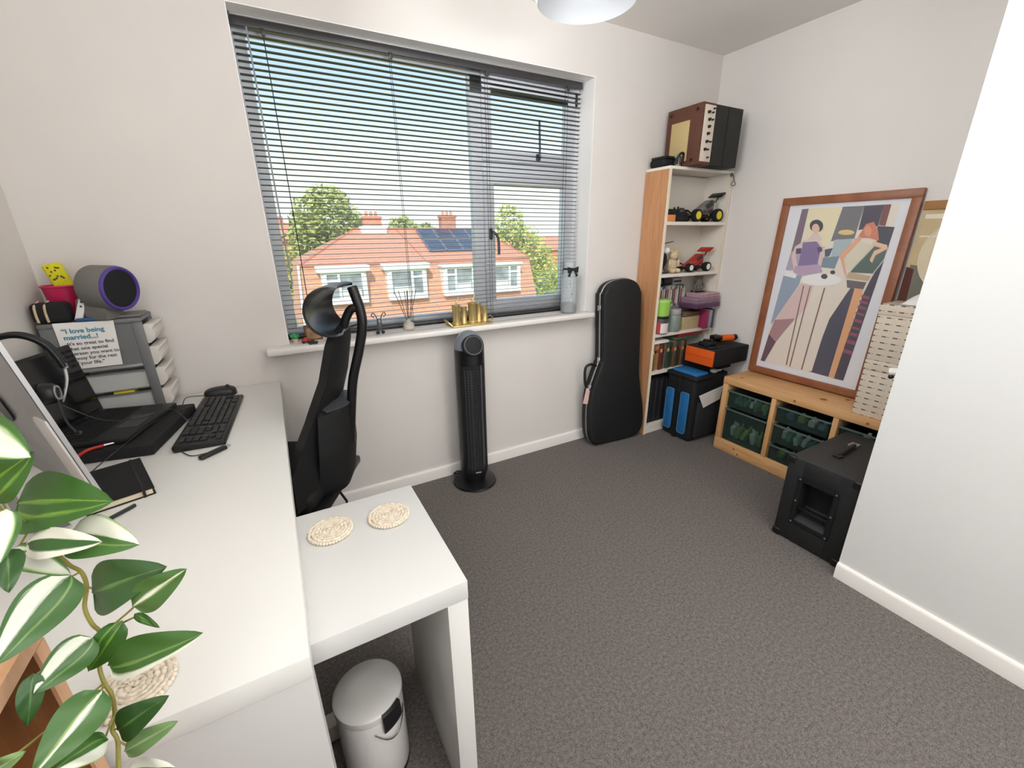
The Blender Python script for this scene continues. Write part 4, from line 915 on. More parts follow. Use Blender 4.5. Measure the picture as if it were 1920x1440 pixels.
for k, z in SHZ.items(): part('shelf', G().box(SHX0+.018, SHX1-.018, SHY0, SHY1-.006, z-.020, z), SHW, bc_)
part('plinth', G().box(SHX0+.018, SHX1-.018, SHY0+.006, SHY0+.02, 0, .046), SHW, bc_)
ht = 1.7245
# amplifier lying on its side on top
am = thing('guitar_amplifier', 'brown and black guitar amplifier lying sideways on top of the bookcase', 'amplifier', (2.41, 1.98, ht))
BRT = M('brown_tolex', (94, 54, 36), rough=.6, var=.12, scale=60, bump=.4, bscale=300)
ax0, ax1, ay0, ay1, az1 = 2.250, 2.595, 1.850, 2.105, 2.040
part('cabinet', G().box(ax0, ax0+.11, ay0+.004, ay1, ht, az1, .006), BRT, am)
part('rear_cabinet', G().box(ax0+.108, ax1, ay0, ay1, ht+.001, az1-.004, .004), M('amp_dark', (36, 36, 33), rough=.7, var=.1, scale=50), am)
part('control_panel', G().box(ax0+.014, ax0+.100, ay0-.002, ay0+.006, ht+.018, az1-.014, .001), M('amp_panel', (222, 208, 190), rough=.4), am)
for z, dx in ((.045, .02), (.085, -.008), (.085, .015), (.125, .0), (.125, .028), (.165, .002), (.20, .004), (.235, .0), (.235, .026), (.27, -.01), (.27, .022), (.29, .03)):
    r = .0085 if dx < .01 else .005
    x = ax0+.05+dx
    part('knob', G().cyl((x, ay0-.001, ht+z-.005), (x, ay0-.014, ht+z-.005), r, r*.8, 14), BLACKP, am)
part('seam', G().box(ax1-.135, ax1-.128, ay0-.001, ay0+.003, ht+.002, az1-.006), BLACKM, am)
part('grille_cloth', G().box(ax0-.003, ax0+.004, ay0+.085, ay0+.215, ht+.03, az1-.075, .001), M('amp_grille', (196, 172, 122), rough=.8, var=.1, scale=220), am)
for y, z in ((ay0+.04, az1-.03), (ay1-.025, az1-.03), (ay0+.05, ht+.03)): part('bolt', G().cyl((ax0+.002, y, z), (ax0-.003, y, z), .009, n=12), BLACKP, am)
cb = thing('camera_bag', 'black bag with chrome clip in front of the amplifier, on the bookcase', 'bag', (2.19, 2.04, ht))
part('bag_body', G().box(2.132, 2.236, 1.99, 2.11, ht+.001, ht+.050, .02, 4), BLACKM, cb, 60)
part('flap', G().box(2.136, 2.232, 1.985, 2.10, ht+.045, ht+.060, .007, 3), BLACKP, cb)
part('clip', G().box(2.200, 2.228, 1.946, 1.985, ht+.001, ht+.056, .006), CHROME, cb)
part('strap', G().tube(smoothpath([(2.185, 1.96, ht+.012), (2.20, 1.942, ht+.06), (2.235, 1.945, ht+.068), (2.245, 1.955, ht+.02)], 6), .007, 8), BLACKP, cb)
hk = thing('wire_coil', 'thin coil of dark wire hung at the bookcase top right corner', 'wire', (2.69, 1.92, 1.70))
part('coil', G().tube([(2.688+.016*cos(a), 1.915+.006*sin(a*2), 1.655+.018*sin(a)) for a in [2*pi*i/20 for i in range(41)]], .0022, 6), WG, hk)
part('hook', G().tube(smoothpath([(2.68, 1.93, 1.712), (2.678, 1.918, 1.70), (2.685, 1.915, 1.675)], 4), .0035, 6).ball((2.68, 1.93, 1.70), .010, 8), WG, hk)

# radio-controlled buggies
def buggy(name, label, x, y, z, L, colb, colw, wing, wheel_r, hgt, group=None):
    t = thing(name, label, 'model car', (x, y, z))
    w2 = .045
    part('chassis', G().box(x-L*.46, x+L*.46, y-.03, y+.03, z+wheel_r*.6, z+wheel_r*.6+.014, .004), BLACKM, t)
    prof = [(-L*.46, wheel_r*.9), (-L*.30, wheel_r*1.15), (-L*.05, wheel_r*2.1), (L*.20, wheel_r*3.0), (L*.34, wheel_r*2.9), (L*.38, wheel_r*1.6), (L*.1, wheel_r*.95)]
    part('body_shell', G().prism([(a*1., b_*hgt) for a, b_ in prof], XZ(x, y+.03, z), .06, .006), colb, t)
    part('window', G().prism([(-L*.02, wheel_r*2.2*hgt), (L*.18, wheel_r*2.95*hgt), (L*.24, wheel_r*2.3*hgt), (L*.04, wheel_r*1.7*hgt)], XZ(x, y-.0305, z), .0015), DARKG, t)
    for sx in (-1, 1):
        for sy in (-1, 1):
            wx, wy = x+sx*L*.36, y+sy*w2
            r = wheel_r*(1 if sx > 0 else .95)
            tw_ = part('tyre', G().lathe([(r*.55, -.016), (r*.9, -.018), (r, -.012), (r, .012), (r*.9, .018), (r*.55, .016)], (0, 0, 0), 20, Matrix.Translation((wx, wy, z+r)) @ Matrix.Rotation(pi/2, 4, 'X')), BLACKM, t)
            part('rim', G().cyl((wx, wy-.0165, z+r), (wx, wy+.0165, z+r), r*.68, n=20), colw, tw_)
            part('suspension_arm', G().tube([(wx, wy-sy*.012, z+r), (wx-sx*.02, y+sy*.018, z+wheel_r*1.5)], .005, 6), DARKG, t)
    part('shock', G().tube([(x+L*.32, y-.03, z+wheel_r), (x+L*.30, y-.03, z+wheel_r*2.6*hgt)], .007, 8).tube([(x-L*.30, y-.03, z+wheel_r), (x-L*.24, y-.03, z+wheel_r*1.9)], .007, 8), SILV, t)
    part('rear_wing', G(Matrix.Translation((x+L*.47, y, z+wheel_r*3.7*hgt)) @ Matrix.Rotation(radians(-32), 4, 'Y')).box(-.024, .024, -.05, .05, -.003, .003, .002), wing, t)
    part('wing_stay', G().tube([(x+L*.34, y-.02, z+wheel_r*2.4*hgt), (x+L*.47, y-.02, z+wheel_r*3.65*hgt)], .004, 6), BLACKP, t)
    return t
buggy('model_buggy', 'radio-controlled buggy with yellow wheels on the top bookcase shelf', 2.527, 2.0, SHZ['A']+.0012, .275, M('buggy_grey', (150, 142, 142), rough=.35, var=.5, scale=22, rgb2=(52, 44, 50)), YELLOW, BLACKP, .040, 1.12)
buggy('model_buggy', 'red radio-controlled buggy with white wheels on the second shelf', 2.505, 2.0, SHZ['B']+.0012, .23, REDP, PAPER, REDP, .030, 1.25)
co = thing('controller', 'black handheld controller with orange box end, left of the yellow-wheeled buggy', 'controller', (2.27, 2.0, SHZ['A']))
part('body', G().box(2.236, 2.372, 1.965, 2.05, SHZ['A']+.001, SHZ['A']+.058, .014, 3), BLACKM, co)
part('grip', G().cyl((2.335, 2.0, SHZ['A']+.055), (2.34, 2.0, SHZ['A']+.082), .022, .016, 16, bev=.004), DARKG, co)
part('sticks', G().cyl((2.27, 2.0, SHZ['A']+.06), (2.265, 1.995, SHZ['A']+.085), .006, n=8).cyl((2.30, 2.0, SHZ['A']+.06), (2.305, 2.0, SHZ['A']+.09), .006, n=8), BLACKP, co)
ob = thing('battery_box', 'small orange and black box at the left end of the top shelf', 'box', (2.19, 1.97, SHZ['A']))
part('box_body', G().box(2.150, 2.228, 1.945, 2.03, SHZ['A']+.001, SHZ['A']+.040, .003), M('orange_card', (226, 140, 76), rough=.6), ob)
part('lid', G().box(2.150, 2.232, 1.943, 2.032, SHZ['A']+.0405, SHZ['A']+.072, .004), BLACKM, ob)

# second shelf, left: helicopter, doll, tin
he = thing('model_helicopter', 'white and black model helicopter at the left of the second shelf', 'model helicopter', (2.20, 2.0, SHZ['B']))
part('fuselage', G().ball((2.20, 2.0, SHZ['B']+.085), (.04, .034, .055), 18), BLACKM, he)
part('cockpit', G().ball((2.218, 1.985, SHZ['B']+.142), (.026, .026, .022), 14), PAPER, he)
part('mast', G().cyl((2.20, 2.0, SHZ['B']+.13), (2.20, 2.0, SHZ['B']+.185), .005, n=8), CHROME, he)
part('rotor_blade', G(Matrix.Translation((2.21, 2.0, SHZ['B']+.183)) @ Matrix.Rotation(radians(-9), 4, 'Y')).box(-.06, .08, -.008, .008, -.0015, .0015), DARKG, he)
for y in (1.975, 2.025): part('skid', G().tube([(2.165, y, SHZ['B']+.006), (2.245, y, SHZ['B']+.006)], .005, 6).tube([(2.19, y, SHZ['B']+.006), (2.195, 2.0, SHZ['B']+.05)], .004, 6).tube([(2.225, y, SHZ['B']+.006), (2.215, 2.0, SHZ['B']+.05)], .004, 6), DARKG, he)
do = thing('soft_toy', 'beige soft toy sitting between the helicopter and the red buggy', 'toy', (2.285, 1.985, SHZ['B']))
part('body', G().ball((2.285, 1.985, SHZ['B']+.050), (.036, .030, .048), 16), BEIGE, do)
part('head', G().ball((2.285, 1.975, SHZ['B']+.110), (.030, .028, .028), 16), BEIGE, do)
for s in (-1, 1):
    part('ear', G().ball((2.285+s*.022, 1.977, SHZ['B']+.135), .010, 10), BEIGE, do)
    part('leg', G().ball((2.285+s*.022, 1.955, SHZ['B']+.017), (.014, .026, .015), 12), BEIGE, do)
    part('arm', G().ball((2.285+s*.036, 1.970, SHZ['B']+.062), (.011, .015, .026), 12), BEIGE, do)
tin = thing('tin', 'narrow brown and yellow tin beside the red buggy', 'tin', (2.355, 2.03, SHZ['B']))
part('body', G().cyl((2.360, 2.035, SHZ['B']+.001), (2.360, 2.035, SHZ['B']+.125), .024, n=24), M('tin_brown', (150, 96, 54), rough=.45, var=.25, scale=30), tin)
part('lid', G().cyl((2.360, 2.035, SHZ['B']+.1255), (2.360, 2.035, SHZ['B']+.14), .025, n=24), YELLOW, tin)

# third shelf: a riser of discs, jars, boxes, books
zc = SHZ['C']+.001
ri = thing('storage_box', 'low grey storage box behind the jars carrying the row of discs', 'box', (2.31, 2.07, zc))
part('box_body', G().box(2.150, 2.525, 2.030, 2.112, zc, zc+.145, .004), M('storage_grey', (128, 124, 120), rough=.7), ri)
part('lid', G().box(2.148, 2.527, 2.029, 2.114, zc+.1455, zc+.155, .002), M('storage_grey_lid', (150, 148, 146), rough=.6), ri)
zr_ = zc+.1555
dcols = [(46, 52, 66), (92, 100, 116), (202, 190, 172), (170, 164, 160), (206, 186, 156), (150, 148, 152), (196, 192, 186), (78, 86, 112), (64, 74, 100), (132, 134, 140), (168, 166, 162), (190, 176, 158), (112, 112, 116), (204, 196, 186), (150, 142, 132), (90, 92, 98), (176, 170, 166), (120, 118, 122), (198, 188, 170), (84, 84, 90), (160, 156, 150)]
words = {0: 'dark blue', 1: 'slate', 2: 'cream'}
x = 2.154
def cname(c):
    r, g_, b_ = c
    if max(c)-min(c) < 16: return 'pale grey' if r > 150 else ('grey' if r > 100 else 'dark grey')
    if b_ > r+8: return 'dark blue' if b_ < 80 else 'slate blue'
    return 'cream' if r > 195 else 'tan'
ordn = ['first', 'second', 'third', 'fourth', 'fifth', 'sixth', 'seventh', 'eighth', 'ninth', 'tenth', 'eleventh', 'twelfth', 'thirteenth', 'fourteenth', 'fifteenth', 'sixteenth', 'seventeenth', 'eighteenth', 'nineteenth', 'twentieth', 'twenty-first']
for i, c in enumerate(dcols):
    wd = .0155 if i % 5 else .019
    hh = .135+.004*((i*7) % 3)
    t = thing('disc_case', '%s plastic disc case, %s from the left in the row above the jars' % (cname(c), ordn[i]), 'disc case', (x+wd/2, 2.07, zr_), 'disc cases on the third shelf')
    part('case', G().box(x+.0006, x+wd-.0006, 2.028, 2.106, zr_, zr_+hh, .001), M('disc_%d' % i, c, rough=.35), t)
    part('spine_label', G().box(x+.003, x+wd-.003, 2.0272, 2.0280, zr_+.02, zr_+hh-.02), M('disc_l%d' % (i % 4), [(210, 206, 200), (60, 62, 70), (160, 60, 60), (190, 186, 176)][i % 4], rough=.5), t)
    x += wd
zt_ = zr_+.1445
for nm, lb, q, m_ in (('black_case', 'flat black case lying on the disc cases at the left', (2.152, 2.275, 2.03, 2.105, zt_, zt_+.040), BLACKM), ('black_pouch', 'small black pouch on the disc cases under the second shelf', (2.285, 2.365, 2.035, 2.10, zt_, zt_+.055), BLACKP), ('grey_radio', 'grey boxy radio lying on the disc cases', (2.372, 2.455, 2.03, 2.10, zt_, zt_+.046), SILV)):
    t = thing(nm, lb, 'case' if 'radio' not in nm else 'radio', ((q[0]+q[1])/2, q[2], q[4]))
    part('body', G().box(*q, .006), m_, t)
    part('zip_line' if 'radio' not in nm else 'speaker_panel', G().box(q[0]+.008, q[1]-.008, q[2]-.002, q[2]+.001, (q[4]+q[5])/2-.006, (q[4]+q[5])/2+.006, .001), DARKG if 'radio' not in nm else BLACKP, t)
gt = thing('green_tub', 'lime green lidded tub stacked on the black jar, third shelf left', 'tub', (2.215, 1.975, zc+.118))
part('tub', G().lathe([(0, 0), (.052, 0), (.058, .09), (0, .09)], (2.215, 1.970, zc+.118), 28), M('lime_plastic', (150, 200, 84), rough=.35), gt)
part('lid', G().lathe([(0, .0905), (.060, .0905), (.060, .102), (.054, .106), (0, .106)], (2.215, 1.970, zc+.118), 28), M('lime_lid', (172, 210, 116), rough=.3), gt)
bj = thing('black_jar', 'black jar with white and red label beneath the green tub', 'jar', (2.215, 1.975, zc))
part('jar', G().cyl((2.215, 1.970, zc), (2.215, 1.970, zc+.102), .054, n=32, bev=.004), M('jar_dark', (64, 66, 66), rough=.4), bj)
part('lid', G().cyl((2.215, 1.970, zc+.1022), (2.215, 1.970, zc+.117), .056, n=32, bev=.003), BLACKP, bj)
part('label', G().lathe([(.0548, .006), (.0553, .006), (.0553, .072), (.0548, .072)], (2.215, 1.970, zc), 32), M('jar_label', (226, 214, 212), rough=.6), bj)
part('label_stripe', G().surf(lambda u, v: (2.215+.0558*cos(radians(195+34*u)), 1.970+.0558*sin(radians(195+34*u)), zc+.004+.076*v), 6, 2), M('label_red', (176, 58, 64), rough=.6), bj)
gj = thing('grey_jar', 'pale grey-green jar with lid right of the black jar', 'jar', (2.345, 1.972, zc))
part('jar', G().cyl((2.345, 1.972, zc), (2.345, 1.972, zc+.112), .046, n=32, bev=.005), M('jar_grey', (132, 146, 138), rough=.25), gj)
part('lid', G().cyl((2.345, 1.972, zc+.1125), (2.345, 1.972, zc+.150), .044, n=32, bev=.004), M('jar_lid', (168, 160, 162), rough=.4), gj)
tb = thing('cardboard_box', 'tan cardboard box with dark top on the third shelf, right of the jars', 'box', (2.49, 1.99, zc))
part('box_body', G().box(2.415, 2.575, 1.945, 2.024, zc, zc+.088, .003), M('card_tan', (192, 168, 130), rough=.85, var=.1, scale=12), tb)
part('lid', G().box(2.413, 2.577, 1.943, 2.026, zc+.0885, zc+.118, .003), M('card_dark', (108, 84, 66), rough=.8, var=.2, scale=12), tb)
solo('storage_tub', G().box(2.532, 2.676, 2.030, 2.112, zc, zc+.148, .006), M('tub_grey', (142, 136, 132), rough=.6), 'grey tub at the back right of the third shelf', 'tub', (2.60, 2.07, zc))
bz = zc
for i, (x0, wd, hh, c, lb) in enumerate([(2.582, .030, .128, (150, 40, 84), 'crimson-pink book standing at the right of the third shelf'), (2.613, .030, .124, (150, 156, 166), 'pale grey book standing beside the crimson one'), (2.644, .022, .132, (66, 66, 78), 'dark slate book standing at the right end of the third shelf')]):
    t = thing('book', lb, 'book', (x0+wd/2, 1.97, bz), 'books standing on the third shelf')
    part('cover', G().box(x0, x0+wd-.001, 1.895, 2.025, bz, bz+hh, .002), M('bk3_%d' % i, c, rough=.5), t)
    part('pages', G().box(x0+.003, x0+wd-.004, 1.8975, 2.027, bz+.003, bz+hh+.0008), M('cream_pages', (222, 206, 176)), t)
pz = zc+.1492
for i, (q, h_, c, lb) in enumerate([((2.445, 2.682, 1.880, 2.026), .030, (92, 56, 84), 'dark plum box lying lowest in the flat stack on the third shelf'), ((2.455, 2.684, 1.885, 2.022), .034, (140, 112, 128), 'mauve box in the middle of the flat stack on the third shelf'), ((2.50, 2.678, 1.890, 2.018), .030, (176, 140, 148), 'dusty pink box topmost in the flat stack on the third shelf')]):
    t = thing('flat_box', lb, 'box', ((q[0]+q[1])/2, 1.95, pz), 'flat boxes stacked on the third shelf')
    part('box_body', G().box(*q, pz, pz+h_*.72, .002), M('fb_%d' % i, c, rough=.6, var=.15, scale=14), t)
    part('lid', G().box(q[0]-.002, q[1]+.002, q[2]-.002, q[3]+.001, pz+h_*.725, pz+h_, .002), M('fbl_%d' % i, tuple(min(255, v+16) for v in c), rough=.55, var=.15, scale=14), t)
    pz += h_+.0006
wf = thing('metal_figure', 'dark grey tangled metal figure on top of the pink flat boxes', 'ornament', (2.57, 1.97, pz))
wg = G(); rr = random.Random(9)
for k in range(4):
    wg.tube(smoothpath([(2.53+.03*k*.6, 1.98, pz+.001), (2.52+.03*k, 1.97, pz+.035), (2.55+.015*k, 1.98, pz+.07), (2.54+.02*k, 1.985, pz+.105)], 4), .007, 7)
wg.ball((2.565, 1.98, pz+.062), (.03, .022, .03), 12)
part('figure', wg, M('figure_grey', (104, 98, 92), rough=.6, var=.2, scale=40), wf)
part('plinth', G().box(2.525, 2.61, 1.955, 2.01, pz, pz+.008, .002), BLACKM, wf)

# fourth shelf: books, some lying on top
zd = SHZ['D']+.0005; x = 2.150
rb = random.Random(3)
bcol = [((112, 78, 46), 'brown'), ((150, 108, 66), 'light brown'), ((172, 124, 76), 'tan'), ((96, 54, 38), 'reddish brown'), ((92, 34, 38), 'maroon'), ((118, 104, 92), 'grey-brown'), ((52, 74, 58), 'dark green'), ((44, 58, 50), 'blackish green'), ((74, 66, 52), 'olive'), ((104, 78, 56), 'mid brown'), ((60, 62, 50), 'moss'), ((92, 62, 44), 'chestnut'), ((110, 92, 70), 'khaki'), ((66, 42, 36), 'dark brown')]
for i, (c, nm) in enumerate(bcol):
    wd = (.026, .022, .028, .024, .020, .022, .026, .024, .022, .024, .026, .026, .024, .028)[i]; hh = .178+.012*((i*5) % 4)/3
    t = thing('book', '%s book standing upright, %s from the left on the fourth shelf' % (nm, ordn[i]), 'book', (x+wd/2, 1.98, zd), 'books standing on the fourth shelf')
    part('cover', G().box(x+.0006, x+wd-.0006, 1.952+.004*(i % 3), 2.085, zd, zd+hh, .002), M('bk4_%d' % i, c, rough=.6, var=.12, scale=30), t)
    part('pages', G().box(x+.003, x+wd-.003, 1.957+.004*(i % 3), 2.087, zd+.003, zd+hh+.0006), M('cream_pages', (222, 206, 176)), t)
    part('title_band', G().box(x+.002, x+wd-.002, 1.9512+.004*(i % 3), 1.9526+.004*(i % 3), zd+hh*.66, zd+hh*.78), M('tb_%d' % (i % 3), [(196, 170, 110), (40, 30, 28), (170, 60, 50)][i % 3], rough=.5), t)
    x += wd
zt2 = zd+.192
for i, (q, h_, c, lb) in enumerate([((2.36, 2.60, 1.95, 2.09), .020, (74, 104, 76), 'green book lying flat on the upright books of the fourth shelf'), ((2.385, 2.63, 1.945, 2.085), .024, (158, 40, 44), 'red book lying flat on the green one under the third shelf')]):
    t = thing('book', lb, 'book', ((q[0]+q[1])/2, 2.02, zt2), 'books lying flat on the fourth shelf')
    part('cover', G().box(q[0], q[1], q[2], q[3], zt2, zt2+h_, .002), M('bkf_%d' % i, c, rough=.5), t)
    part('pages', G().box(q[0]+.003, q[1]+.0006, q[2]+.003, q[3]-.004, zt2+.003, zt2+h_-.003), M('cream_pages', (222, 206, 176)), t)
    zt2 += h_+.0005
solo('white_leaflets', G().box(2.150, 2.29, 1.940, 2.03, zd+.1925, zd+.2025, .001).box(2.152, 2.285, 1.942, 2.03, zd+.203, zd+.211, .001), PAPER, 'white leaflets lying on the books directly under the black jar', 'papers', (2.22, 1.98, zd+.1925))
ze = SHZ['E']+.0005
dcs = thing('black_crate', 'black ribbed case inside the bottom of the bookcase behind the bag', 'case', (2.33, 2.02, ze))
part('body', G().box(2.165, 2.50, 1.96, 2.10, ze, ze+.335, .008), BLACKM, dcs)
for i in range(6): part('rib', G().box(2.18+.05*i, 2.19+.05*i, 1.954, 1.962, ze+.02, ze+.32, .002), DARKG, dcs)

# ------------------------------------------------------------------ bag, case and drill by the bookcase
BAGB = M('bag_black', (14, 14, 17), rough=.75, var=.2, scale=30, bump=.3, bscale=260)
bg_ = thing('tool_bag', 'large black bag with blue pockets standing on the carpet', 'bag', (2.47, 1.80, 0))
part('body', G().box(2.292, 2.600, 1.690, 1.925, .002, .445, .022, 4), BAGB, bg_, 50)
part('lid_flap', G().box(2.285, 2.606, 1.684, 1.930, .435, .466, .012, 3), BAGB, bg_, 50)
for y0, y1 in ((1.720, 1.782), (1.842, 1.902)):
    pk = part('pocket', G(frame((2.291, y0, 0), (0, 1, 0), (0, 0, 1))).prism(rrect(0, y1-y0, .055, .35, .015), Matrix(), -.014, .004), BLUEF, bg_)
    part('piping', G(frame((2.277, y0, 0), (0, 1, 0), (0, 0, 1))).tube([(a, b_, .0) for a, b_ in rrect(0, y1-y0, .055, .35, .015)], .003, 6, closed=True), M('piping_blue', (70, 120, 160), rough=.7), pk)
part('blue_flap', G().box(2.305, 2.425, 1.70, 1.90, .462, .485, .011, 3), BLUEF, bg_, 50)
part('strap', G(frame((2.2905, 1.797, 0), (0, 1, 0), (0, 0, 1))).prism(rrect(0, .030, .0, .44, .004), Matrix(), -.006, .001), BLACKM, bg_)
part('side_pocket', G().box(2.33, 2.58, 1.674, 1.692, .03, .29, .008), M('bag_grey', (38, 38, 42), rough=.85, var=.1, scale=60), bg_)
solo('paper_label', G(frame((2.36, 1.668, .25), (.99, -.04, .16), (-.2, -.02, 1))).prism([(.01, .0), (.165, .012), (.19, .105), (-.035, .105)], Matrix(), .0015), PAPER, 'white sheet of paper sticking out at the side of the tool bag', 'paper', (2.44, 1.68, .29))
solo('white_plug', G().box(2.475, 2.515, 1.70, 1.735, .4665, .490, .006).cyl((2.52, 1.71, .478), (2.55, 1.705, .478), .007, n=10), PAPER, 'white plug lying on the tool bag in front of the black case', 'plug', (2.5, 1.715, .4665))
tcase = thing('black_toolcase', 'flat black tool case between the bag and the orange box', 'case', (2.55, 1.74, .466))
part('body', G().box(2.435, 2.70, 1.735, 1.925, .4665, .538, .008), BLACKM, tcase)
part('catch', G().cyl((2.60, 1.735, .515), (2.60, 1.726, .515), .013, n=16), CHROME, tcase)
ocase = thing('orange_box', 'black storage box with a bright orange drawer front', 'box', (2.5, 1.73, .539))
part('box_body', G().box(2.362, 2.700, 1.632, 1.850, .5395, .650, .004), BLACKM, ocase)
part('drawer_front', G().box(2.350, 2.363, 1.636, 1.846, .543, .645, .003), ORANGE, ocase)
part('drawer_groove', G().box(2.3485, 2.351, 1.642, 1.840, .594, .597), M('orange_dark', (196, 72, 16), rough=.5), ocase)
dr = thing('power_drill', 'orange and black cordless drill lying on the orange box', 'drill', (2.57, 1.75, .65))
part('motor_housing', G().cyl((2.56, 1.745, .690), (2.64, 1.716, .688), .021, .023, 20, bev=.005), ORANGE, dr)
part('chuck', G().cyl((2.56, 1.745, .690), (2.51, 1.764, .689), .016, .010, 16), BLACKP, dr)
part('grip', G().tube(smoothpath([(2.62, 1.72, .685), (2.61, 1.76, .672), (2.60, 1.80, .668)], 4), .016, 10), BLACKP, dr)
part('battery', G().box(2.575, 2.635, 1.795, 1.845, .651, .690, .006), BLACKP, dr)
part('rear_cap', G().cyl((2.64, 1.716, .688), (2.662, 1.707, .694), .023, .018, 16), BLACKP, dr)
cl = thing('drill_charger', 'black charger and clips lying on the orange box left of the drill', 'charger', (2.44, 1.77, .65))
part('body', G().box(2.40, 2.49, 1.72, 1.80, .651, .678, .010, 3), BLACKM, cl)
part('cup', G().cyl((2.43, 1.76, .678), (2.43, 1.76, .692), .02, n=16).cyl((2.465, 1.75, .678), (2.465, 1.75, .688), .012, n=12), BLACKP, cl)
part('lead', G().tube(smoothpath([(2.40, 1.75, .66), (2.385, 1.70, .656), (2.42, 1.67, .656), (2.47, 1.68, .656)], 5), .004, 6), BLACKP, cl)

# ------------------------------------------------------------------ pine storage frame with see-through tubs
PINE = wood('pine', (228, 180, 128), (206, 152, 98), (9, 1.1, 9), 4, .5)
PINEV = wood('pine_vertical', (226, 178, 126), (204, 150, 96), (9, 9, 1.1), 4, .5)
PX0, PX1, PY0, PY1, PZ = 2.398, 2.700, .622, 1.572, .494
tr = thing('pine_storage', 'low pine storage frame with dark see-through tubs along the right wall', 'storage', (2.55, 1.1, 0))
part('top_board', G().box(PX0, PX1, PY0-.002, PY1+.002, PZ-.042, PZ, .004), PINE, tr)
part('bottom_board', G().box(PX0, PX1, PY0, PY1, .028, .060, .003), PINE, tr)
part('front_rail', G().box(PX0-.001, PX0+.018, PY0, PY1, .0, .080, .003), PINE, tr)
ys = [(PY1-.034, PY1), (1.235, 1.262), (.918, .944), (PY0, PY0+.034)]
for y0, y1 in ys: part('upright', G().box(PX0, PX1, y0, y1, .061, PZ-.0425, .003), PINEV, tr)
KN = M('pine_knot', (150, 96, 52), rough=.6)
kn = G()
for x, y, s in ((2.50, 1.05, .018), (2.47, 1.50, .010), (2.60, .98, .012)): kn.cyl((x, y, PZ-.001), (x, y, PZ+.0003), s, n=14)
for y, z in ((1.14, PZ-.02), (.80, PZ-.022), (1.43, .045), (1.40, .02)): kn.cyl((PX0+.001, y, z), (PX0-.0014, y, z), .007, n=12)
part('knots', kn, KN, tr, 0, kind='stuff')
TUB = M('tub_dark_clear', (70, 86, 82), rough=.2, trans=(.76, (.74, .82, .79)))
RUN = M('groove_dark', (34, 30, 26), rough=.8)
def tub(y0, y1, z0, z1):
    p = part('tub', G().box(PX0+.010, PX1-.02, y0+.012, y1-.012, z0, z0+.004).box(PX0+.010, PX0+.013, y0+.010, y1-.010, z0, z1).box(PX1-.023, PX1-.02, y0+.010, y1-.010, z0, z1).box(PX0+.010, PX1-.02, y0+.010, y0+.013, z0, z1).box(PX0+.010, PX1-.02, y1-.013, y1-.010, z0, z1), TUB, tr)
    part('tub_rim', G().box(PX0+.002, PX0+.016, y0+.004, y1-.004, z1-.006, z1+.002, .002).box(PX0+.01, PX1-.02, y0+.004, y0+.014, z1-.006, z1+.002).box(PX0+.01, PX1-.02, y1-.014, y1-.004, z1-.006, z1+.002), M('tub_rim', (86, 102, 98), rough=.3), p)
bays = [(1.262, PY1-.034), (.944, 1.235), (PY0+.034, .918)]
for (y0, y1), lv in zip(bays, ([(.308, .412), (.082, .292)], [(.322, .412), (.190, .300), (.078, .170)], [(.322, .412), (.190, .300), (.078, .170)])):
    for z0, z1 in lv: tub(y0, y1, z0, z1)
part('back_panel', G().box(PX1-.004, PX1, PY0, PY1, .06, PZ-.045), M('pine_back', (92, 74, 56), rough=.8), tr)
rr = random.Random(12)
OR = ['first', 'second', 'third', 'fourth', 'fifth', 'sixth', 'seventh']
def contents(y0, y1, z, cols, where, hmax, group):
    """loose toy pieces lying in one tub, each its own thing"""
    n = len(cols); st_ = (y1-y0-.05)/n; hw = st_*.36
    for k, (cn, c) in enumerate(cols):
        y = y1-.025-st_*(k+.5); zc_ = z+.006+hmax*.42
        m = Matrix.Translation((PX0+.06+.04*rr.random(), y, zc_)) @ Matrix.Rotation(rr.uniform(-.25, .25), 4, 'X') @ Matrix.Rotation(rr.uniform(-.4, .4), 4, 'Y')
        g = G(m).box(-.03, .03, -hw*.8, hw*.8, -hmax*.32, hmax*.18, min(.008, hw*.3)).cyl((0, 0, hmax*.15), (0, 0, hmax*.38), hw*.55, hw*.35, n=12)
        solo('toy_piece', g, c, '%s toy piece, %s from the window end in the %s' % (cn, OR[k], where), 'toy piece', (PX0+.08, y, z), group)
GRC, WHC, OLV, BLC = ('green', M('game_green', (96, 160, 110), rough=.5)), ('white', M('toy_white', (236, 236, 228), rough=.5)), ('olive', M('toy_olive', (160, 170, 84), rough=.6)), ('blue-grey', M('toy_blue_grey', (96, 124, 150), rough=.5))
PKC = ('pink-brown', M('toy_pink', (190, 140, 126), rough=.6))
contents(*bays[0], .308, [GRC, BLC, GRC, WHC, GRC, OLV, GRC], 'shallow tub of the window-end bay', .08, 'toy pieces in the shallow tub')
contents(*bays[0], .082, [WHC, OLV, OLV, WHC, OLV], 'deep tub of the window-end bay', .15, 'toy pieces in the deep tub')
contents(*bays[1], .322, [BLC, OLV, WHC, BLC], 'upper tub of the middle bay', .075, 'toy pieces in the upper middle tub')
contents(*bays[1], .190, [WHC, GRC, WHC, WHC, BLC, WHC], 'centre tub of the middle bay', .10, 'toy pieces in the centre tub')
contents(*bays[1], .078, [OLV, PKC, BLC, OLV], 'lowest tub of the middle bay', .08, 'toy pieces in the lowest tub')
contents(*bays[2], .322, [BLC, WHC, BLC, WHC], 'top tub behind the speaker cabinet', .08, 'toy pieces in the end bay')

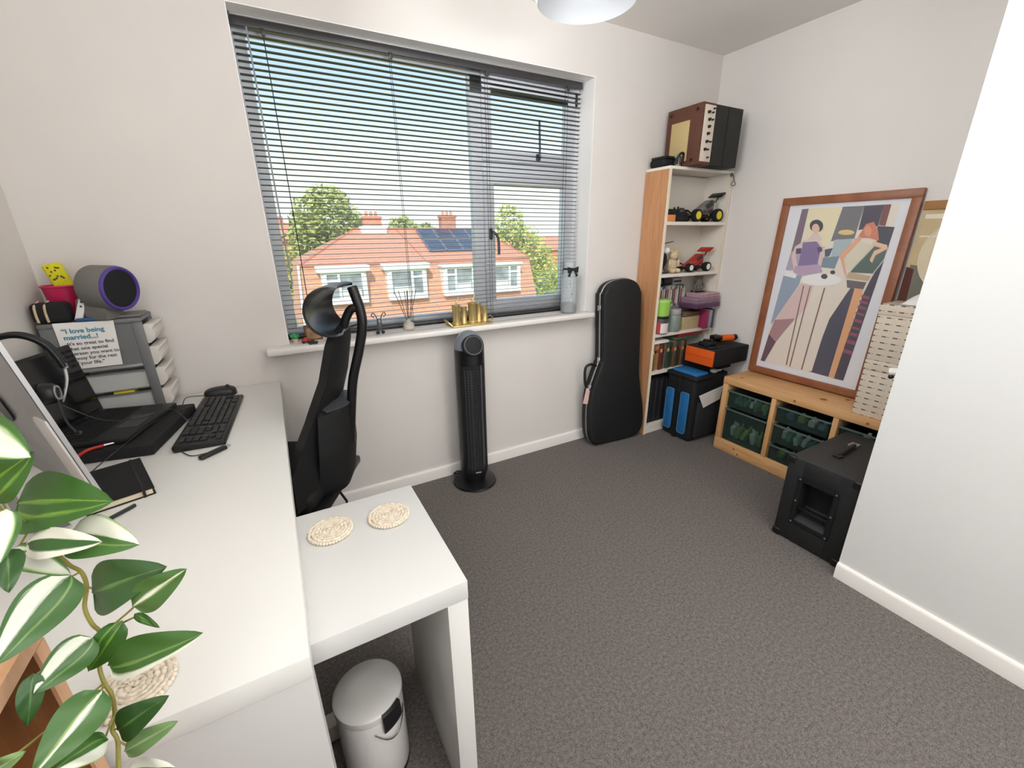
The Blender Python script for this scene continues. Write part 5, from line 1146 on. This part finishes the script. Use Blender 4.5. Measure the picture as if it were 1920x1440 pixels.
# ------------------------------------------------------------------ framed print leaning on the wall
px0, pz0, px1, pz1 = 2.652, .500, 2.700, 1.520
up = Vector((px1-px0, 0, pz1-pz0)).normalized()
PFR = frame((px0, 0, pz0), (0, -1, 0), up)                      # x to the right as seen, y up; z towards the room
pf = thing('framed_print', 'large framed art print of two women leaning on the wall', 'picture', (2.66, 1.26, PZ))
FW = wood('frame_wood', (160, 100, 66), (136, 80, 50), (10, 2, 2), 6, .45)
fl, fr_, fb, ft = -1.575, -.935, .0, 1.037                      # frame outline in that plane
m_ = .040
for q in ((fl, fr_, fb, fb+m_), (fl, fr_, ft-m_, ft)): part('frame_rail', G(PFR).box(*q, -.008, .016, .003), FW, pf)
for q in ((fl, fl+m_, fb+m_-.001, ft-m_+.001), (fr_-m_, fr_, fb+m_-.001, ft-m_+.001)): part('frame_rail', G(PFR).box(*q, -.008, .0155, .003), FW, pf)
part('paper_mount', G(PFR).box(fl+.02, fr_-.02, fb+.02, ft-.02, -.004, .0), M('print_paper', (238, 236, 236), rough=.6), pf, 0)
ART = [
((240,228,206),[(1.465, 0.974), (1.017, 0.975), (1.044, 0.076), (1.511, 0.077)]),
((122,98,112),[(1.465, 0.974), (1.43, 0.975), (1.431, 0.773), (1.473, 0.74)]),
((242,228,184),[(1.43, 0.975), (1.261, 0.975), (1.292, 0.775), (1.401, 0.774)]),
((112,108,108),[(1.261, 0.975), (1.164, 0.974), (1.167, 0.9), (1.17, 0.817), (1.278, 0.802)]),
((62,48,66),[(1.164, 0.974), (1.082, 0.974), (1.082, 0.876), (1.099, 0.87), (1.163, 0.857)]),
((122,54,44),[(1.082, 0.974), (1.052, 0.974), (1.052, 0.874), (1.081, 0.879)]),
((48,47,62),[(1.085, 0.876), (1.013, 0.869), (1.016, 0.768), (1.069, 0.799)]),
((176,190,190),[(1.262, 0.81), (1.157, 0.817), (1.163, 0.732), (1.259, 0.722)]),
((235,200,120),[(1.177, 0.846), (1.179, 0.841), (1.189, 0.836), (1.203, 0.834), (1.22, 0.834), (1.236, 0.837), (1.248, 0.841), (1.253, 0.847), (1.25, 0.853), (1.241, 0.858), (1.226, 0.86), (1.209, 0.86), (1.194, 0.857), (1.182, 0.852)]),
((122,142,152),[(1.306, 0.716), (1.217, 0.727), (1.226, 0.661), (1.294, 0.665)]),
((70,75,100),[(1.297, 0.759), (1.259, 0.768), (1.266, 0.725), (1.288, 0.719)]),
((180,165,185),[(1.473, 0.74), (1.401, 0.774), (1.301, 0.775), (1.298, 0.681), (1.427, 0.641), (1.482, 0.638)]),
((152,166,182),[(1.486, 0.621), (1.383, 0.611), (1.388, 0.56), (1.494, 0.313), (1.5, 0.321)]),
((245,240,236),[(1.481, 0.64), (1.413, 0.624), (1.415, 0.596), (1.486, 0.607)]),
((54,50,70),[(1.127, 0.568), (1.14, 0.535), (1.188, 0.393), (1.22, 0.08), (1.118, 0.077), (1.109, 0.566)]),
((50,38,56),[(1.017, 0.712), (1.04, 0.657), (1.053, 0.604), (1.064, 0.543), (1.095, 0.075), (1.044, 0.076)]),
((152,62,86),[(1.069, 0.539), (1.032, 0.532), (1.033, 0.517), (1.069, 0.524)]),
((152,62,86),[(1.071, 0.512), (1.032, 0.505), (1.033, 0.492), (1.071, 0.498)]),
((152,62,86),[(1.072, 0.485), (1.034, 0.478), (1.034, 0.463), (1.073, 0.469)]),
((152,62,86),[(1.073, 0.45), (1.034, 0.444), (1.035, 0.431), (1.074, 0.437)]),
((152,62,86),[(1.074, 0.414), (1.034, 0.409), (1.035, 0.393), (1.075, 0.399)]),
((152,62,86),[(1.077, 0.374), (1.036, 0.368), (1.037, 0.355), (1.077, 0.362)]),
((152,62,86),[(1.079, 0.342), (1.037, 0.338), (1.039, 0.32), (1.08, 0.325)]),
((152,62,86),[(1.081, 0.301), (1.037, 0.296), (1.04, 0.277), (1.081, 0.282)]),
((152,62,86),[(1.081, 0.248), (1.039, 0.242), (1.04, 0.222), (1.083, 0.229)]),
((236,172,112),[(1.109, 0.566), (1.069, 0.569), (1.09, 0.076), (1.116, 0.077)]),
((238,224,204),[(1.21, 0.697), (1.176, 0.656), (1.153, 0.589), (1.151, 0.554), (1.194, 0.392), (1.208, 0.085), (1.316, 0.079), (1.48, 0.077), (1.318, 0.45), (1.226, 0.582)]),
((229,205,192),[(1.378, 0.845), (1.347, 0.845), (1.319, 0.806), (1.401, 0.802)]),
((232,200,190),[(1.402, 0.814), (1.457, 0.773), (1.465, 0.719), (1.434, 0.641), (1.413, 0.652), (1.441, 0.72), (1.428, 0.761)]),
((232,200,190),[(1.339, 0.812), (1.295, 0.758), (1.295, 0.679), (1.313, 0.68), (1.319, 0.75), (1.351, 0.796)]),
((132,108,152),[(1.418, 0.796), (1.349, 0.802), (1.315, 0.767), (1.318, 0.68), (1.416, 0.665)]),
((192,162,186),[(1.433, 0.665), (1.3, 0.677), (1.28, 0.64), (1.395, 0.609), (1.435, 0.631)]),
((74,60,92),[(1.448, 0.761), (1.421, 0.765), (1.416, 0.735), (1.444, 0.732)]),
((74,60,92),[(1.339, 0.77), (1.314, 0.772), (1.306, 0.75), (1.327, 0.742)]),
((52,40,52),[(1.333, 0.881), (1.333, 0.867), (1.339, 0.855), (1.352, 0.849), (1.367, 0.849), (1.383, 0.856), (1.396, 0.868), (1.403, 0.883), (1.403, 0.898), (1.396, 0.909), (1.383, 0.915), (1.367, 0.915), (1.352, 0.908), (1.339, 0.896)]),
((236,192,168),[(1.348, 0.868), (1.347, 0.856), (1.351, 0.847), (1.357, 0.842), (1.366, 0.842), (1.375, 0.848), (1.383, 0.857), (1.388, 0.869), (1.389, 0.88), (1.385, 0.889), (1.378, 0.894), (1.369, 0.894), (1.36, 0.888), (1.353, 0.879)]),
((228,196,186),[(1.378, 0.57), (1.309, 0.567), (1.317, 0.441), (1.407, 0.287), (1.48, 0.343)]),
((176,128,130),[(1.48, 0.343), (1.365, 0.369), (1.407, 0.287), (1.444, 0.21), (1.495, 0.252)]),
((98,50,68),[(1.495, 0.252), (1.444, 0.21), (1.485, 0.077), (1.511, 0.077)]),
((247,242,234),[(1.179, 0.606), (1.185, 0.591), (1.21, 0.578), (1.248, 0.568), (1.294, 0.564), (1.338, 0.567), (1.371, 0.576), (1.385, 0.59), (1.377, 0.606), (1.35, 0.62), (1.309, 0.629), (1.263, 0.632), (1.222, 0.628), (1.192, 0.619)]),
((60,40,50),[(1.249, 0.619), (1.249, 0.613), (1.253, 0.607), (1.259, 0.604), (1.266, 0.604), (1.273, 0.606), (1.279, 0.61), (1.282, 0.616), (1.282, 0.623), (1.278, 0.628), (1.272, 0.631), (1.265, 0.632), (1.258, 0.629), (1.252, 0.625)]),
((60,40,50),[(1.217, 0.643), (1.217, 0.638), (1.22, 0.634), (1.224, 0.632), (1.229, 0.631), (1.235, 0.633), (1.239, 0.637), (1.241, 0.641), (1.241, 0.646), (1.239, 0.65), (1.234, 0.652), (1.229, 0.653), (1.224, 0.651), (1.219, 0.647)]),
((130,90,80),[(1.363, 0.558), (1.357, 0.559), (1.349, 0.087), (1.356, 0.087)]),
((130,90,80),[(1.327, 0.559), (1.321, 0.56), (1.327, 0.082), (1.334, 0.082)]),
((130,90,80),[(1.253, 0.558), (1.246, 0.558), (1.259, 0.081), (1.266, 0.081)]),
((228,217,188),[(1.175, 0.813), (1.077, 0.784), (1.148, 0.649), (1.195, 0.697)]),
((72,96,82),[(1.073, 0.778), (1.017, 0.766), (1.019, 0.719), (1.048, 0.648), (1.148, 0.647)]),
((202,172,132),[(1.155, 0.647), (1.052, 0.634), (1.059, 0.61), (1.161, 0.617)]),
((102,84,88),[(1.155, 0.608), (1.064, 0.602), (1.069, 0.568), (1.143, 0.569)]),
((237,172,132),[(1.152, 0.828), (1.218, 0.731), (1.166, 0.626), (1.162, 0.636), (1.194, 0.716), (1.136, 0.812)]),
((242,197,152),[(1.083, 0.803), (1.022, 0.786), (1.015, 0.768), (1.057, 0.736), (1.063, 0.698), (1.077, 0.712), (1.068, 0.757), (1.041, 0.771), (1.084, 0.783)]),
((217,122,88),[(1.134, 0.885), (1.104, 0.896), (1.076, 0.855), (1.06, 0.805), (1.105, 0.819), (1.136, 0.819), (1.154, 0.827)]),
((232,154,114),[(1.102, 0.852), (1.101, 0.841), (1.103, 0.832), (1.108, 0.828), (1.116, 0.828), (1.124, 0.833), (1.131, 0.842), (1.135, 0.853), (1.136, 0.864), (1.133, 0.873), (1.128, 0.878), (1.121, 0.877), (1.113, 0.872), (1.106, 0.863)]),
]
pr_ = bpy.data.objects.new('print', None)
b = bmesh.new(); mats_ = []; me = bpy.data.meshes.new('print')
for i, (c, pts) in enumerate(ART):
    k = M('ink_%d_%d_%d' % c, c, rough=.5)
    if k.name not in [m.name for m in mats_]: mats_.append(k)
    z = .0004+i*.00007
    f = b.faces.new([b.verts.new(PFR @ Vector((-y, v, z))) for y, v in pts]); f.material_index = [m.name for m in mats_].index(k.name)
    f.normal_update()
    if f.normal.dot(Vector((-1, 0, 0))) < 0: f.normal_flip()
bmesh.ops.triangulate(b, faces=b.faces[:])
bmesh.ops.translate(b, vec=-pf.location, verts=b.verts[:])
b.to_mesh(me); b.free(); bpy.data.objects.remove(pr_)
for k in mats_: me.materials.append(k)
po = bpy.data.objects.new('print', me); COL.objects.link(po); po.parent = pf

part('glazing', G(PFR).box(fl+.025, fr_-.025, fb+.025, ft-.025, .0066, .0080), M('hazy_picture_glass', (240, 240, 244), rough=.12, trans=(.955, (.99, .99, 1))), pf, 0)  # white share in the glass paints a reflection haze over the print

# second picture behind it
cv = thing('framed_canvas', 'beige picture with a pale disc in a thin gold frame behind the print', 'picture', (2.69, .74, PZ))
CVF = frame((2.684, .925, PZ+.002), (0, -1, 0), (.016, 0, 1))
part('canvas', G(CVF).box(.0, .335, .0, .975, -.012, 0), M('canvas_beige', (206, 182, 142), rough=.8, var=.10, scale=7), cv, 0)
GF = wood('gold_brown_frame', (176, 126, 66), (150, 100, 50), (10, 2, 2), 5, .4)
part('frame_rail', G(CVF).box(-.0, .335, .945, .982, -.012, .010, .002), GF, cv)
part('pale_disc', G(CVF).prism(circ(.150, .745, .115, .150, 28), Matrix.Translation((0, 0, .0004)), .0006), M('disc_cream', (224, 208, 178), rough=.8, var=.06, scale=9), cv, 0)
part('disc_outline', G(CVF).tube([(x, y, .001) for x, y in circ(.150, .745, .115, .150, 28)], .003, 5, closed=True), M('disc_line', (236, 224, 200), rough=.8), cv)
part('pale_line', G(CVF).box(.015, .33, .905, .925, .0004, .0012).box(.015, .10, .825, .832, .0004, .0012), M('disc_line', (236, 224, 200)), cv, 0)
part('dark_band', G(CVF).prism([(.012, .30), (.335, .30), (.335, .58), (.20, .60), (.10, .69), (.012, .70)], Matrix.Translation((0, 0, .0003)), .0005), M('canvas_grey', (124, 118, 106), rough=.8, var=.1, scale=8), cv, 0)
part('red_shape', G(CVF).prism([(.0, .45), (.040, .45), (.030, .68), (.0, .69)], Matrix.Translation((0, 0, .0009)), .0005), M('canvas_maroon', (96, 52, 44), rough=.8), cv, 0)

# patterned boxes
def patterned(name, rgb, dark):
    m = M(name, rgb, rough=.7); nt = m.node_tree; b = nt.nodes['Principled BSDF']
    tc = nt.nodes.new('ShaderNodeTexCoord'); mp = nt.nodes.new('ShaderNodeMapping'); mp.inputs['Scale'].default_value = (1, 1, 1)
    sp = nt.nodes.new('ShaderNodeSeparateXYZ'); nt.links.new(tc.outputs['Object'], sp.inputs[0])
    def math(op, a, b2=None):
        n = nt.nodes.new('ShaderNodeMath'); n.operation = op
        for i, v in enumerate((a, b2)):
            if v is None: continue
            if isinstance(v, (int, float)): n.inputs[i].default_value = v
            else: nt.links.new(v, n.inputs[i])
        return n.outputs[0]
    row = math('PINGPONG', math('MULTIPLY', sp.outputs['Z'], 1), .0145)          # rows of small printed dashes
    ro = math('LESS_THAN', row, .0026)
    hv = math('ADD', math('MULTIPLY', sp.outputs['Y'], 1), math('MULTIPLY', sp.outputs['X'], 1))
    dash = math('GREATER_THAN', math('SINE', math('MULTIPLY', hv, 300)), .1)
    big = math('LESS_THAN', math('PINGPONG', math('MULTIPLY', hv, 1), .021), .0085)
    thin = math('LESS_THAN', row, .0012)
    fac = math('MAXIMUM', math('MULTIPLY', ro, big), math('MULTIPLY', math('MULTIPLY', thin, dash), .6))
    mx = nt.nodes.new('ShaderNodeMixRGB'); mx.inputs[1].default_value = (*lin(rgb), 1); mx.inputs[2].default_value = (*lin(dark), 1)
    nt.links.new(fac, mx.inputs[0]); nt.links.new(mx.outputs[0], b.inputs['Base Color'])
    return m
PAT = patterned('patterned_card', (224, 208, 188), (92, 84, 80))
bxx = (2.425, 2.600, .640, .888)
for z0, z1, lb in ((PZ+.001, .772, 'cream patterned box standing on the pine top, lower of two'), (.7725, 1.036, 'cream patterned box stacked on the other one, upper of two')):
    t = thing('patterned_box', lb, 'box', (2.51, .76, z0), 'cream patterned boxes')
    part('box_body', G().box(bxx[0]+.002, bxx[1]-.002, bxx[2]+.002, bxx[3]-.002, z0, z1-.05, .001), PAT, t)
    part('lid', G().box(bxx[0], bxx[1], bxx[2], bxx[3], z1-.049, z1, .002), PAT, t)
solo('folded_cloth', G().surf(lambda u, v: (2.455+.12*u, .66+.17*v, 1.0375+.052*max(0, sin(pi*u))**.5*max(0, sin(pi*min(1, v*1.0)))**.7*(1+.15*sin(7*u+5*v))), 14, 14), PAPER, 'white folded cloth lying on the upper patterned box', 'cloth', (2.51, .75, 1.037), smooth=60)
hkx = thing('wall_hook', 'white wall hook with a dark tip on the edge of the boxed-in wall', 'hook', (2.0, .58, .8))
part('plate', G().box(1.880, 1.960, SY, SY+.012, .845, .885, .004), WHITEP, hkx)
part('arm', G().tube(smoothpath([(1.92, SY+.010, .868), (1.92, SY+.03, .866), (1.918, SY+.046, .862)], 4), [.014]*8+[.008], 10), WHITEP, hkx)
part('tip', G().ball((1.918, SY+.036, .846), .009, 10), BLACKP, hkx)

# ------------------------------------------------------------------ speaker cabinet
sc_ = thing('speaker_cabinet', 'black speaker cabinet with recessed side handle beside the boxed-in wall', 'speaker', (2.13, .735, 0))
TOL = M('black_tolex', (22, 22, 23), rough=.62, var=.12, scale=70, bump=.5, bscale=420)
cx0, cx1, cy0, cy1, cz1 = 1.886, 2.380, .590, .868, .412
hy0, hy1, hz0, hz1 = .665, .795, .115, .318                    # the handle opening in the near face
g = G(); e_ = .012
g.box(cx0+.09, cx1, cy0, cy1, .004, cz1-.004, .008)
g.box(cx0, cx0+.10, hy1, cy1, .004, cz1-.004, .008); g.box(cx0, cx0+.10, cy0, hy0, .004, cz1-.004, .008)
g.box(cx0, cx0+.10, hy0-.01, hy1+.01, .004, hz0, .008); g.box(cx0, cx0+.10, hy0-.01, hy1+.01, hz1, cz1-.004, .008)
part('cabinet', g, TOL, sc_)
part('top_panel', G().box(cx0+.004, cx1-.004, cy0+.004, cy1-.004, cz1-.006, cz1, .003), M('tolex_top', (46, 44, 43), rough=.7, var=.1, scale=60, bump=.4, bscale=420), sc_)
hd_ = part('handle_plate', G(frame((cx0-.0005, 0, 0), (0, -1, 0), (0, 0, 1))).box(-hy1-.016, -hy0+.016, hz0-.016, hz0+.004, 0, .004, .001).box(-hy1-.016, -hy0+.016, hz1-.004, hz1+.016, 0, .004, .001).box(-hy1-.016, -hy1+.004, hz0, hz1, 0, .004, .001).box(-hy0-.004, -hy0+.016, hz0, hz1, 0, .004, .001), BLACKP, sc_)
part('handle_bar', G().box(cx0+.006, cx0+.03, hy0, hy1, .168, .186, .006), BLACKP, hd_)
part('recess_floor', G(Matrix.Translation((cx0+.05, (hy0+hy1)/2, hz0+.022)) @ Matrix.Rotation(radians(-25), 4, 'Y')).box(-.055, .05, -.064, .064, -.004, .004), DARKG, hd_)
for y in (hy0-.006, hy1+.006):
    for z in (hz0-.006, (hz0+hz1)/2, hz1+.006): part('screw', G().cyl((cx0-.004, y, z), (cx0-.0065, y, z), .0045, n=10), CHROME, hd_)
for y in (cy0+.014, cy1-.014):
    for z in (.018, cz1-.016): part('corner_cap', G().box(cx0-.003, cx0+.024, y-.017, y+.017, z-.017, z+.018, .007, 3), BLACKP, sc_)
sh = part('strap_handle', G().tube(smoothpath([(2.055, .752, cz1+.004), (2.085, .750, cz1+.012), (2.14, .752, cz1+.020), (2.19, .758, cz1+.016), (2.215, .765, cz1+.006)], 5), .009, 8), BLACKP, sc_)
part('strap_plate', G().box(2.20, 2.245, .750, .785, cz1-.0005, cz1+.010, .003), M('strap_grey', (132, 130, 126), rough=.4), sh)
part('strap_plate', G().box(2.03, 2.06, .735, .768, cz1-.0005, cz1+.010, .003), BLACKP, sh)
part('castor_foot', G().cyl((cx0+.03, cy0+.03, 0), (cx0+.03, cy0+.03, .006), .014, n=12).cyl((cx0+.03, cy1-.03, 0), (cx0+.03, cy1-.03, .006), .014, n=12).cyl((cx1-.03, cy0+.03, 0), (cx1-.03, cy0+.03, .006), .014, n=12).cyl((cx1-.03, cy1-.03, 0), (cx1-.03, cy1-.03, .006), .014, n=12), BLACKP, sc_)
